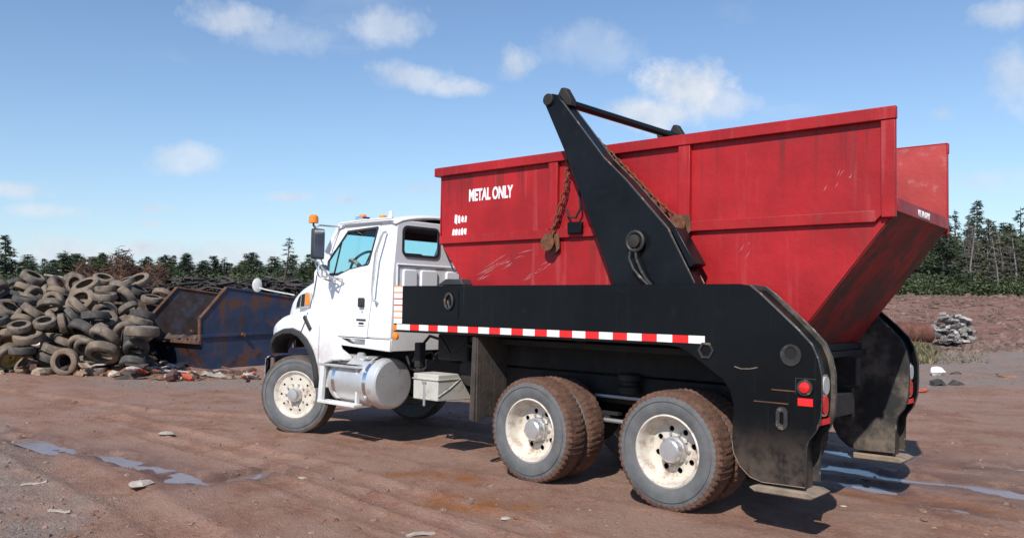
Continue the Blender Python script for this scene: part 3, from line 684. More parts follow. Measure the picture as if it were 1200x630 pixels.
b = B(); b.cyl((-1.235, .19, 3.80), (-1.235, TW - .19, 3.80), .042, seg=16); b.obj('spreader_bar', M['black'], truck)
# lifting chains from the arm heads down to the lugs of the bin
def chain(pts, name='chain'):
    b = B(); V = [Vector(p) for p in pts]; seg = [(a, c) for a, c in zip(V[:-1], V[1:])]
    tot = sum((c - a).length for a, c in seg); n = int(tot / .058); k = 0
    for i in range(n):
        s = (i + .5) / n * tot
        for a, c in seg:
            l = (c - a).length
            if s <= l: break
            s -= l
        p = a.lerp(c, s / l); d = (c - a).normalized(); e = Vector((0, 1, 0)); e = (e - d * e.dot(d)).normalized(); f = d.cross(e)
        u = (e + f).normalized() if i % 2 else (e - f).normalized()
        ring = []
        for t in range(10):
            q = 2 * math.pi * t / 10; ring.append(p + d * .042 * math.cos(q) + u * .021 * math.sin(q))
        b.tube([tuple(q) for q in ring], .0085, 5, closed=True)
    return b
for mir in SIDES:
    for pts in ([(-1.30, .265, 3.70), (-1.325, .27, 3.16), (-1.36, .27, 2.95), (-1.46, .27, 2.68), (-1.53, .27, 2.47)], [(-1.28, .265, 3.72), (-.53, .275, 3.01), (-.25, .275, 2.74), (-.04, .28, 2.57)]):
        if mir: pts = [(x, TW - y, z) for x, y, z in pts]
        chain(pts).obj('lift_chain', M['chain'], truck, weld=False)
    b = B(mir); b.tube([(-1.18, .27, 2.95), (-1.16, .27, 2.75), (-1.22, .27, 2.66), (-1.30, .28, 2.67), (-1.35, .28, 2.75)], .012, 6); b.obj('hose', M['frame'], truck)

# --- cab -----------------------------------------------------------------------------
def bend(q): return max(0.0, q[2] - 2.12) * .10
def bendm(q): return bend(q)
WIN = [(-4.96, 2.705), (-4.345, 2.73), (-4.325, 2.71), (-4.44, 2.265), (-4.47, 2.24), (-4.62, 2.225), (-4.83, 2.195), (-4.98, 2.15), (-5.09, 2.115), (-5.28, 2.12), (-5.325, 2.15), (-5.335, 2.31)]
DOOR = [(-4.295, 2.79), (-5.06, 2.79), (-5.12, 2.76), (-5.41, 2.34), (-5.43, 2.12), (-5.36, 1.75), (-5.26, 1.48), (-5.05, 1.33), (-4.445, 1.33)]
for mir in SIDES:
    b = B(mir); b.prism(DOOR, .20, .235, holes=[WIN], bend=bend); door = b.obj('door', M['white'], truck, .008)
    def inset(poly, f):
        cx = sum(p[0] for p in poly) / len(poly); cz = sum(p[1] for p in poly) / len(poly); return [(cx + (x - cx) * f, cz + (z - cz) * f) for x, z in poly]
    b = B(mir); b.prism([(x, z) for x, z in inset(WIN, .995)], .214, .217, bend=bend); b.obj('window_pane', M['glass'], door)
    b = B(mir); b.prism(inset(WIN, 1.0), .196, .212, holes=[inset(WIN, .93)], bend=bend); b.obj('window_seal', M['flare'], door)
    b = B(mir); b.prism([(-5.10, 2.55), (-5.085, 2.55), (-5.17, 2.135), (-5.185, 2.135)], .205, .222, bend=bend); b.obj('vent_bar', M['interior'], door)
    b = B(mir); b.prism(rrect(-4.60, -4.50, 1.71, 1.83, .015, 3), .165, .20); b.box(-4.545, -4.50, .150, .17, 1.73, 1.81); b.obj('door_handle', M['flare'], door, .006)
    b = B(mir); b.lathe([(.014, .2), (.014, .194), (0, .193)], (-4.545, 0, 1.655), 12); b.obj('door_lock', M['hub'], door)
    for (x0, x1, z0, z1) in ((-4.66, -4.47, 1.537, 1.563), (-4.61, -4.51, 1.494, 1.520), (-4.62, -4.50, 1.468, 1.476)):
        b = B(mir); b.box(x0, x1, .197, .1995, z0, z1); b.obj('door_badge', M['decal'], door)
    # rear corner of the cab
    b = B(mir); b.prism([(-4.285, 2.795), (-3.985, 2.795), (-3.985, 1.325), (-4.435, 1.325)], .20, .245, bend=bend); b.obj('corner_panel', M['white'], truck, .03, 3)
    b = B(mir); b.prism([(-5.06, 1.318), (-3.99, 1.318), (-3.985, 1.175), (-4.96, 1.215), (-5.02, 1.24)], .195, .245, holes=[[(-4.98, 1.305), (-4.47, 1.305), (-4.475, 1.235), (-4.78, 1.24), (-4.86, 1.26)]]); b.obj('sill', M['white'], truck, .008)
    b = B(mir); b.box(-5.0, -4.42, .27, .285, 1.20, 1.31); b.obj('sill_step', M['hub'], truck)
    b = B(mir); b.tube([(-4.15, .235, 2.65), (-4.155, .195, 2.64), (-4.165, .18, 2.60), (-4.24, .145, 2.38), (-4.27, .14, 2.1), (-4.285, .14, 1.88), (-4.255, .145, 1.80), (-4.25, .195, 1.785)], .016, 8); b.obj('grab_rail', M['hub'], truck)
    # windscreen pillar
    b = B(mir); b.tube([(-5.14, .275, 2.79), (-5.45, .245, 2.33), (-5.52, .235, 2.14)], [.04, .045, .05], 8); b.obj('windscreen_pillar', M['white'], truck)
    b = B(mir); b.prism([(-5.44, 2.33), (-5.62, 2.17), (-5.64, 1.32), (-5.10, 1.32), (-5.285, 1.48), (-5.385, 1.75), (-5.455, 2.12)], .205, .25); b.obj('cowl_panel', M['white'], truck, .008)
    b = B(mir); b.tube([(-5.06, .215, 2.80), (-4.6, .21, 2.812), (-4.0, .21, 2.812)], .014, 6); b.obj('drip_rail', M['white'], truck)
def tumble(z): return max(0.0, z - 2.12) * .10
# rear wall with window and pressed panels
RW = [(.22, 1.18), (TW - .22, 1.18), (TW - .22, 2.12), (TW - .28, 2.76), (TW - .33, 2.80), (.33, 2.80), (.28, 2.76), (.22, 2.12)]
hw = [rrect(.365, .965, 2.36, 2.725, .07, 5), rrect(TW - .965, TW - .365, 2.36, 2.725, .07, 5)]
b = B(); b.prism(RW, -4.015, -3.985, axis='x', holes=hw); rear = b.obj('rear_wall', M['white'], truck, .008)
for h in hw:
    y0 = min(p[0] for p in h); y1 = max(p[0] for p in h)
    b = B(); b.prism(rrect(y0 - .012, y1 + .012, 2.348, 2.737, .08, 5), -3.985, -3.972, axis='x', holes=[rrect(y0 + .02, y1 - .02, 2.38, 2.705, .055, 5)]); b.obj('window_seal', M['flare'], rear)
    b = B(); b.prism(rrect(y0, y1, 2.36, 2.725, .07, 5), -3.998, -3.995, axis='x'); b.obj('window_pane', M['glass'], rear)
for (y0, y1) in ((.375, .60), (.665, .945), (1.105, 1.335), (1.495, 1.775), (1.84, 2.065)):
    b = B(); b.prism(rrect(y0, y1, 1.55, 2.19, .03, 3), -3.99, -3.962, axis='x'); b.obj('pressed_panel', M['white'], rear, .018, 3)
b = B(); b.box(-3.987, -3.972, .28, TW - .28, 2.235, 2.255); b.box(-3.987, -3.972, .28, .30, 1.5, 2.235); b.box(-3.987, -3.972, TW - .30, TW - .28, 1.5, 2.235); b.obj('pressed_rib', M['white'], rear, .006)
b = B(); b.tube([(-3.97, 1.05, 2.5), (-3.93, 1.06, 2.42), (-3.92, 1.10, 2.34), (-3.92, 1.17, 2.31), (-3.93, 1.25, 2.36), (-3.97, 1.27, 2.5)], .012, 8); b.obj('cable_loop', M['flare'], truck)
# roof
P = []
for i in range(13):
    x = -5.22 + i / 12 * 1.245; fx = (x + 5.22) / 1.245
    row = []
    for j in range(19):
        t = -1 + 2 * j / 18; y = MID + t * .985
        e = (1 - abs(t) ** 5); z = 2.79 + (.055 + .075 * (1 - t * t)) * e ** .6
        z -= .07 * max(0, (.22 - fx) / .22) ** 1.6 + .035 * max(0, (fx - .93) / .07) ** 2
        row.append((x, y, z))
    P.append(row)
b = B(); b.grid(P); b.obj('roof', M['white'], truck, solid=.03)
b = B(); b.box(-5.05, -4.03, .32, TW - .32, 2.765, 2.78); b.obj('headliner', M['interior'], truck)
b = B(); b.prism([(-5.20, 2.785), (-5.02, 2.785), (-5.06, 2.66), (-5.19, 2.70)], .34, TW - .34); b.obj('sun_visor', M['interior'], truck)
b = B(); b.prism([(-5.53, 2.145), (-5.155, 2.775), (-5.148, 2.775), (-5.523, 2.145)], .27, TW - .27); b.obj('windscreen', M['glass'], truck)
b = B(); b.box(-5.54, -5.49, .22, TW - .22, 2.09, 2.16); b.obj('windscreen_base', M['flare'], truck)
b = B(); b.box(-5.50, -5.17, .26, TW - .26, 1.7, 2.14); b.obj('dashboard', M['interior'], truck, .05, 3)
b = B(); b.box(-5.45, -4.03, .26, TW - .26, 1.30, 1.34); b.box(-5.48, -5.45, .26, TW - .26, 1.0, 2.1); b.obj('cab_floor', M['interior'], truck)
b = B(); b.box(-4.055, -4.04, .30, TW - .30, 1.34, 2.33); b.obj('rear_trim', M['interior'], truck)
for yc in (.66, TW - .66):
    b = B(); b.box(-4.86, -4.34, yc - .25, yc + .25, 1.62, 1.78); b.box(-4.75, -4.45, yc - .2, yc + .2, 1.34, 1.62); seat = b.obj('seat', M['seatcloth'], truck, .05, 3)
    b = B(); b.prism([(-4.42, 1.76), (-4.28, 1.76), (-4.15, 2.40), (-4.24, 2.42)], yc - .23, yc + .23); b.obj('seat_back', M['seatcloth'], seat, .04, 3)
# steering wheel
SW = Vector((-5.02, .60, 2.265)); st = R(35)
ringp = []
for k in range(24):
    a = 2 * math.pi * k / 24; ringp.append((SW.x + .225 * math.sin(a) * math.sin(st), SW.y + .225 * math.cos(a), SW.z + .225 * math.sin(a) * math.cos(st)))
b = B(); b.tube(ringp, .017, 8, closed=True)
for a in (R(200), R(340), R(90)): b.tube([(SW.x, SW.y, SW.z), (SW.x + .22 * math.sin(a) * math.sin(st), SW.y + .22 * math.cos(a), SW.z + .22 * math.sin(a) * math.cos(st))], .012, 6)
b.tube([(SW.x, SW.y, SW.z), (SW.x - .25, SW.y, SW.z - .2)], .03, 8); b.obj('steering_wheel', M['interior'], truck)

# hood: rounded loft
P = []
for (x, zt, hw_, zb) in ((-5.53, 2.225, .985, 1.3), (-5.75, 2.185, .965, 1.3), (-6.05, 2.11, .92, 1.3), (-6.3, 2.03, .87, 1.28), (-6.47, 1.955, .82, 1.25), (-6.57, 1.87, .775, 1.2), (-6.63, 1.76, .74, 1.15), (-6.655, 1.6, .72, 1.1)):
    row = []
    for j in range(29):
        t = math.pi * j / 28; c, s = math.cos(t), math.sin(t)
        row.append((x, MID - hw_ * math.copysign(abs(c) ** .42, c), zb + (zt - zb) * abs(s) ** .50))
    P.append(row)
b = B(); b.grid(P); b.obj('hood', M['white'], truck, solid=.015, ang=60)
b = B(); b.box(-6.66, -6.60, .56, TW - .56, 1.08, 1.72); grille = b.obj('grille', M['chrome'], truck, .03)
for k in range(9):
    b = B(); b.box(-6.675, -6.661, .60, TW - .60, 1.13 + k * .062, 1.15 + k * .062); b.obj('grille_bar', M['flare'], grille)
ARCH = [(-5.24, .655), (-5.265, .80), (-5.31, .95), (-5.40, 1.11), (-5.53, 1.245), (-5.68, 1.335), (-5.85, 1.375), (-6.05, 1.36), (-6.25, 1.30), (-6.43, 1.195), (-6.56, 1.06)]
def fy(x):     # outer face of the fender, rounding in towards the nose
    k = max(0.0, min(1.0, (-6.12 - x) / .50)); return .055 + .30 * (1 - math.sqrt(max(0, 1 - k * k * .96)))
def ftop(x):   # where the fender crown meets the hood side
    return np.interp(x, [-6.62, -6.5, -6.3, -6.0, -5.6, -5.3, -5.0], [1.40, 1.50, 1.58, 1.64, 1.68, 1.66, 1.5])
for mir in SIDES:
    b = B(mir); rows = []
    xs_ = [p[0] for p in ARCH] + [-6.60]; zs_ = [p[1] for p in ARCH] + [1.04]
    for x, z in zip(xs_, zs_):
        y = fy(x); zt = float(ftop(x)); row = []
        for t in np.linspace(0, 1, 5): row.append((x, y, z + (zt - .17 - z) * t if zt - .17 > z else z))
        for t in np.linspace(.15, 1, 6): row.append((x, y + (.36 - y) * (1 - math.cos(t * math.pi / 2)), max(z, zt - .17) + .17 * math.sin(t * math.pi / 2)))
        rows.append(row)
    b.grid(rows); b.obj('fender', M['white'], truck, solid=.02, ang=60)
    # skirt behind the wheel
    b = B(mir); b.prism([(-5.24, .66), (-5.045, .665), (-5.09, .97), (-4.98, 1.01), (-4.70, 1.035), (-4.74, 1.09), (-4.93, 1.17), (-5.02, 1.30), (-5.09, 1.44), (-5.20, 1.62), (-5.29, 1.6), (-5.30, .95), (-5.262, .80)], .055, .22); b.obj('fender_skirt', M['white'], truck, .03, 3)
    # rubber flare
    rows = []
    for i, (x, z) in enumerate(ARCH):
        p = ARCH[max(i - 1, 0)]; q = ARCH[min(i + 1, len(ARCH) - 1)]; dx, dz = q[0] - p[0], q[1] - p[1]; l = math.hypot(dx, dz); nx_, nz_ = dz / l, -dx / l
        if nx_ * (x + 5.83) + nz_ * (z - .52) < 0: nx_, nz_ = -nx_, -nz_
        y = fy(x)
        rows.append([(x + nx_ * .038, y - .005, z + nz_ * .038), (x + nx_ * .028, y - .035, z + nz_ * .028), (x - nx_ * .01, y - .045, z - nz_ * .01), (x - nx_ * .035, y - .04, z - nz_ * .035), (x - nx_ * .04, y + .03, z - nz_ * .04), (x - nx_ * .05, y + .22, z - nz_ * .05)])
    b = B(mir); b.grid(rows); b.obj('fender_flare', M['flare'], truck, solid=.012, ang=50)
    b = B(mir); b.prism([(-5.2, .70), (-5.33, 1.0), (-5.5, 1.2), (-5.8, 1.33), (-6.1, 1.33), (-6.4, 1.2), (-6.55, 1.05), (-6.55, 1.5), (-5.2, 1.5)], .42, .43); b.obj('wheel_well', M['frame'], truck)
    # side vent with amber lamp
    b = B(mir); b.prism([(-6.10, 1.66), (-5.74, 1.70), (-5.74, 1.89), (-5.84, 1.895), (-5.98, 1.86), (-6.06, 1.76)], .235, .275); vent = b.obj('side_vent', M['hub'], truck, .01)
    b = B(mir); b.prism([(-6.05, 1.69), (-5.99, 1.695), (-5.96, 1.85), (-6.0, 1.83), (-6.045, 1.75)], .228, .238); b.prism([(-5.95, 1.70), (-5.875, 1.708), (-5.865, 1.875), (-5.93, 1.865)], .228, .238); b.obj('vent_opening', M['hole'], vent)
    b = B(mir); b.box(-5.84, -5.752, .222, .24, 1.72, 1.878); b.obj('turn_lamp', M['amber'], vent, .006)
    b = B(mir); b.box(-.03, .03, -.012, .012, -.115, .115); lt = b.obj('hood_latch', M['flare'], truck, .01)
    lt.location = (-5.51, .04 if not mir else TW - .04 + 2.44 * 0, 1.49); lt.rotation_euler = (0, R(-42), 0)
    if mir: lt.location = (-5.51, TW - .04, 1.49); lt.data.transform(Matrix.Translation((0, -TW, 0)))
    b = B(mir); b.tube([(-5.545, .20, 2.13), (-5.60, .188, 1.85), (-5.62, .15, 1.68)], .006, 5); b.tube([(-5.52, .052, 1.62), (-5.57, .05, 1.5), (-5.66, .05, 1.36)], .006, 5); b.obj('hood_seam', M['decal'], truck)
    # headlamp
    b = B(mir); b.prism(rrect(.36, .62, 1.22, 1.42, .05, 4), -6.66, -6.57, axis='x'); b.obj('headlamp', M['whitelens'], truck, .02)
    # hood mirror on its stalk
    b = B(mir); b.tube([(-6.42, .43, 1.86), (-6.62, .10, 1.925), (-6.70, .02, 1.955)], .010, 6); stalk = b.obj('hood_mirror', M['white_dirty'], truck)
    b = B(mir); b.lathe([(0, .045), (.05, .04), (.085, .015), (.088, 0), (.08, -.006), (0, -.012)], (0, 0, 0), 20, 'x'); hm = b.obj('mirror_head', M['white_dirty'], stalk)
    if mir: hm.data.transform(Matrix.Translation((0, -TW, 0)))
    hm.data.transform(Matrix.Scale(-1, 4, (1, 0, 0))); hm.scale = (1, .85, 1.15)
    hm.location = (-6.70, .0 if not mir else TW, 1.99)
    # west coast mirror, brackets, beacon
    b = B(mir)
    b.tube([(-5.12, .27, 2.76), (-5.14, -.06, 2.76), (-5.14, -.10, 2.73), (-5.15, -.10, 2.26), (-5.12, -.02, 2.08), (-5.05, .19, 2.0)], .012, 6); b.tube([(-5.11, -.10, 2.28), (-4.97, .0, 2.09), (-4.97, .19, 2.07)], .012, 6); b.tube([(-5.15, -.09, 2.45), (-5.05, .02, 2.12), (-4.93, .19, 2.02)], .010, 6)
    arm_ = b.obj('mirror_bracket', M['hub'], truck)
    b = B(mir); b.box(-5.135, -5.075, -.20, -.01, 2.315, 2.71); b.obj('mirror_housing', M['flare'], arm_, .025, 3)
    b = B(mir); b.prism(rrect(-.185, -.025, 2.335, 2.69, .02, 3), -5.075, -5.069, axis='x'); b.obj('mirror_glass', M['chrome'], arm_)
    b = B(mir); b.lathe([(0, -.05), (.06, -.045), (.09, -.02), (.095, 0), (.088, .008), (0, .014)], (-5.07, -.03, 2.16), 20, 'x'); b.obj('convex_mirror', M['chrome'], arm_)
    if mir is None:
        b = B(mir); b.tube([(-5.14, -.10, 2.70), (-5.22, -.10, 2.76), (-5.22, -.10, 2.79)], .014, 6); b.obj('beacon_post', M['flare'], arm_)
        b = B(mir); b.lathe([(0, 2.79), (.062, 2.79), (.064, 2.83), (.058, 2.875), (.035, 2.895), (0, 2.897)], (-5.22, -.10, 0), 20, 'z'); b.obj('beacon', M['amber'], arm_)
    # fuel tank and steps
    b = B(mir); b.lathe([(0, -5.05), (.27, -5.045), (.305, -5.02), (.315, -4.98), (.315, -4.13), (.305, -4.095), (.28, -4.078), (0, -4.065)], (0, .345, .775), 40, 'x'); tank = b.obj('fuel_tank', M['alloy'], truck, ang=30)
    for x in (-4.93, -4.30):
        b = B(mir); b.lathe([(.317, x), (.323, x + .005), (.323, x + .06), (.317, x + .065)], (0, .345, .775), 40, 'x'); b.obj('tank_strap', M['chrome'], tank)
    b = B(mir); b.lathe([(.06, 1.06), (.06, 1.12), (.045, 1.135), (0, 1.137)], (-4.62, .27, 0), 16, 'z'); b.obj('tank_cap', M['hub'], tank)
    b = B(mir); b.box(-5.16, -4.36, -.005, .24, .955, .985); up = b.obj('upper_step', M['alloy'], truck, .006)
    for k in range(7): bb = B(mir); bb.box(-5.08 + k * .10, -5.01 + k * .10, .02, .20, .986, .992); bb.obj('tread_slot', M['hole'], up)
    b = B(mir); b.box(-5.17, -4.40, -.01, .13, .475, .515); b.obj('lower_step', M['white_dirty'], truck, .008)
    b = B(mir); b.prism([(-5.175, .476), (-5.09, .476), (-5.05, .953), (-5.135, .953)], .0, .05); b.box(-4.46, -4.42, .05, .10, .50, .96); b.obj('step_bracket', M['white_dirty'], truck, .006)
    b = B(mir); b.box(-4.95, -4.75, .16, .40, 1.075, 1.10); b.box(-4.46, -4.34, .14, .40, 1.07, 1.10); b.obj('tank_plate', M['alloy'], truck, .006)
    # flap hung in front of the rear wheels
    b = B(mir); b.prism([(.03, 1.43), (.50, 1.43), (.50, .62), (.40, .55), (.20, .57), (.03, .52)], -2.345, -2.325, axis='x'); b.obj('mud_flap', M['flapmud'], truck, .004)
    b = B(mir); b.prism([(-2.40, 1.43), (-2.345, 1.43), (-2.36, .52), (-2.43, .54)], .02, .05); b.obj('flap_bracket', M['flapmud'], truck, .006)
# toolbox on the near side
b = B(); b.prism([(.12, .67), (.12, .965), (.44, .965), (.68, .655)], -3.45, -3.03, axis='x'); tb_ = b.obj('toolbox', M['toolbox'], truck, .008)
b = B(); b.box(-3.46, -3.02, .105, .45, .90, .912); b.obj('toolbox_lid_edge', M['toolbox'], tb_, .003)
b = B(); b.box(-3.27, -3.235, .108, .122, .60, .86); b.box(-3.285, -3.22, .100, .118, .86, .89); b.obj('toolbox_latch', M['hub'], tb_, .004)
b = B(); b.tube([(-3.027, .12, .72), (-3.027, .30, .80), (-3.027, .47, .905)], .006, 6); b.obj('toolbox_crease', M['toolbox'], tb_)
# roof lamps, antenna stub
for k, yc in enumerate((.46, .80, MID, TW - .80, TW - .46)):
    b = B(); b.lathe([(0, 0), (.05, 0), (.055, .02), (.045, .055), (0, .065)], (-4.92, yc, 2.895 if k not in (0, 4) else 2.872), 16, 'z'); b.obj('clearance_lamp', M['amber'] if k else M['amber'], truck)
b = B(); b.lathe([(0, 0), (.03, 0), (.026, .07), (0, .08)], (-4.45, .55, 2.885), 12, 'z'); b.obj('antenna_base', M['tape_white'], truck)
b = B(); b.box(-5.0, -4.85, .40, .53, 2.865, 2.90); b.obj('lamp_bracket', M['chrome'], truck, .006)
# bumper
P = []
for t in np.linspace(-1, 1, 17):
    y = MID + t * 1.13; x = -6.80 + .22 * abs(t) ** 4
    P.append([(x + .10, y, .55), (x, y, .58), (x - .01, y, .75), (x, y, .96), (x + .10, y, 1.0)])
b = B(); b.grid(P); b.obj('bumper', M['chrome'], truck, solid=.012)

RANKED = []
def many(o, plural, where, cat, group):
    """look-alikes: told apart by their order from the left, set once all stand"""
    tag(o, f'{plural} {where}', cat, group); RANKED.append((o, plural, where))
# ------------------------------------------------------------------ red scrap bin carried on the truck
bin_ = empty('scrap_bin', (.015, .012, 0), (LEAN, 0, R(.9)))
tag(bin_, 'red open-ended steel scrap bin loaded on the back of the truck', 'bin')
BY0, BY1 = .35, 2.09
SIDE = [(-3.27, 3.35), (1.858, 3.35), (1.858, 2.56), (.985, 1.475), (-2.42, 1.475), (-3.225, 2.46)]
for k in range(2):
    y0, y1, s = (BY0, BY0 + .012, -1) if k == 0 else (BY1 - .012, BY1, 1)
    b = B(); b.prism(SIDE, y0, y1); sp = b.obj('side_wall', [M['red'] if k == 0 else M['red_in']], bin_)
    def proud(bb, x0, x1, z0, z1, d, d0=.002):
        a = (y0 - d, y0 - d0) if s < 0 else (y1 + d0, y1 + d); bb.box(x0, x1, a[0], a[1], z0, z1)
    b = B(); proud(b, -3.285, 1.872, 3.262, 3.362, .055); b.box(-3.28, 1.868, y0 - .0 if s > 0 else y0, y1, 3.351, 3.362); b.obj('top_rail', M['red'], sp, .006)
    for (x0, x1) in ((-1.615, -1.495), (-.085, .035)):
        b = B(); proud(b, x0, x1, 2.562, 3.26, .045); b.obj('upright', M['red'], sp, .006)
    b = B(); proud(b, 1.755, 1.866, 2.50, 3.26, .045); b.obj('end_post', M['red'], sp, .006)
    b = B(); proud(b, -3.235, 1.70, 2.468, 2.56, .04); b.obj('mid_rail', M['red'], sp, .006)
    b = B()
    b.prism([(1.70, 2.468), (1.755, 2.52), (1.755, 2.56), (1.70, 2.56)], y0 - .04 if s < 0 else y1 + .002, y0 - .002 if s < 0 else y1 + .04); b.obj('rail_gusset', M['red'], sp)
    # lifting lugs with a worn pin
    for (x, z) in ((-1.55, 2.42), (-.045, 2.53)):
        b = B(); yy = (y0 - .115, y0 - .041) if s < 0 else (y1 + .041, y1 + .115)
        b.cyl((x, yy[0], z), (x, yy[1], z), .055, seg=16); b.cyl((x, yy[0] - .012 if s < 0 else yy[1], z), (x, yy[0] if s < 0 else yy[1] + .012, z), .085, seg=18)
        b.obj('lifting_lug', M['chain'], sp)
        b = B(); b.prism([(x - .10, z + .10), (x + .09, z + .09), (x + .10, z - .06), (x + .02, z - .13), (x - .08, z - .07)], *((y0 - .052, y0 - .041) if s < 0 else (y1 + .041, y1 + .052))); b.obj('lug_plate', M['rustedge'], sp)
    b = B(); proud(b, -1.33, -1.15, 2.50, 2.62, .08, .041); b.obj('stop_lug', M['black'], sp, .01)
    if k == 0:
        # rubbed and scraped patches in the paint
        rs = random.Random(41)
        for (xa, za, xb, zb, n_) in ((-2.75, 2.02, -1.85, 2.42, 13), (-2.05, 2.0, -1.55, 2.25, 8), (-1.66, 2.52, -1.55, 2.78, 5), (1.3, 2.7, 1.5, 3.0, 5), (-2.5, 2.2, -1.8, 2.32, 5), (.5, 2.2, .7, 2.42, 3)):
            for _ in range(n_):
                t0 = rs.uniform(0, .7); t1 = min(1, t0 + rs.uniform(.1, .45)); ox, oz = rs.gauss(0, .03), rs.gauss(0, .025); r = rs.uniform(.0015, .006)
                p = (xa + (xb - xa) * t0 + ox, za + (zb - za) * t0 + oz); q_ = (xa + (xb - xa) * t1 + ox, za + (zb - za) * t1 + oz + rs.gauss(0, .012)); m_ = ((p[0] + q_[0]) / 2, (p[1] + q_[1]) / 2 + rs.gauss(0, .008))
                yy = y0 - .0455 if 2.56 < min(p[1], q_[1]) and -1.61 < min(p[0], q_[0]) and max(p[0], q_[0]) < -1.50 else y0 - .0028
                bb = B(); bb.prism([p, (m_[0] + .003, m_[1] - r), q_, (m_[0], m_[1] + r)], yy, yy + .0012); bb.obj('scuff', M['scuff'], sp, smooth_=False)
        for q in range(9):
            rr = random.Random(q); x = -3.03 + .30 * rr.random(); z = 2.58 + .16 * rr.random()
            if q > 4: z = 2.72 + .08 * rr.random(); x = -2.98 + .18 * rr.random()
            x, z = (-3.04 + .048 * q, 2.60) if q < 5 else (-3.0 + .052 * (q - 5), 2.745); ww, hh_ = rr.uniform(.018, .026), (rr.uniform(.035, .055) if q < 5 else rr.uniform(.03, .06))
            poly = [(x - ww, z - hh_ * rr.uniform(.6, 1)), (x + ww * rr.uniform(.4, 1), z - hh_), (x + ww, z + hh_ * rr.uniform(.2, .8)), (x + ww * .2, z + hh_), (x - ww * rr.uniform(.3, 1), z + hh_ * rr.uniform(.6, 1))]
            bb = B(); bb.prism(poly, y0 - .0022 - q * .0003, y0 - .001); bb.obj('torn_sticker', M['lettering'], sp, smooth_=False)
# front end, floor, sloped tail, lip
def slab(p, q, name, th=.012, m='red'):
    dx, dz = q[0] - p[0], q[1] - p[1]; l = math.hypot(dx, dz); nx_, nz_ = dz / l * th, -dx / l * th
    b = B(); b.prism([p, q, (q[0] - nx_, q[1] - nz_), (p[0] - nx_, p[1] - nz_)], BY0 + .013, BY1 - .013); return b.obj(name, M[m], bin_)
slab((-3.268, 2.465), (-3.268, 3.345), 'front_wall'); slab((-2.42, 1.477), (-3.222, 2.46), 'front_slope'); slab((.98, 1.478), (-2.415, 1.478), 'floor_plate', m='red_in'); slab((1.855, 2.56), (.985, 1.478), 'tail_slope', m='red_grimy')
b = B(); b.box(1.846, 1.872, BY0 + .0, BY1, 2.545, 2.652); lip = b.obj('tail_lip', M['red'], bin_, .005)
b = B(); b.box(-3.33, -3.272, BY0 - .05, BY1 + .05, 3.262, 3.362); b.obj('front_rail', M['red'], bin_, .006)

def text(s, name, size, m, parent, M4, xs=.75, thick=.0025, bold=.02):
    cu = bpy.data.curves.new('t', 'FONT'); cu.body = s; cu.size = 1.0; cu.extrude = thick / size; cu.offset = bold; cu.resolution_u = 4
    o = bpy.data.objects.new('t', cu); COL.objects.link(o); dg = bpy.context.evaluated_depsgraph_get()
    me = bpy.data.meshes.new_from_object(o.evaluated_get(dg)); bpy.data.objects.remove(o); bpy.data.curves.remove(cu)
    me.transform(M4 @ Matrix.Diagonal((size * xs, size, size, 1))); me.materials.clear(); me.materials.append(m)
    ob = bpy.data.objects.new(name, me); COL.objects.link(ob); ob.parent = parent; return ob
near = [c for c in bin_.children if c.name.startswith('side_wall')][0]
text('METAL ONLY', 'lettering', .185, M['lettering'], near, Matrix.Translation((-2.80, BY0 - .003, 2.945)) @ Matrix.Rotation(R(90), 4, 'X'), xs=.59, bold=.034)
text('METAL ONLY', 'lettering', .075, M['lettering'], lip, Matrix.Translation((1.875, BY0 + .62, 2.567)) @ Matrix.Rotation(R(90), 4, 'Z') @ Matrix.Rotation(R(90), 4, 'X'), xs=.85, bold=.03)

# the bin is a little out of square: its tail runs in towards the far side
for c_ in bin_.children_recursive:
    for v_ in c_.data.vertices:
        if v_.co.x > 0:
            k_ = v_.co.x / 1.86; v_.co.x -= k_ * (.062 + .055 * max(0, (v_.co.y - BY0) / (BY1 - BY0)))
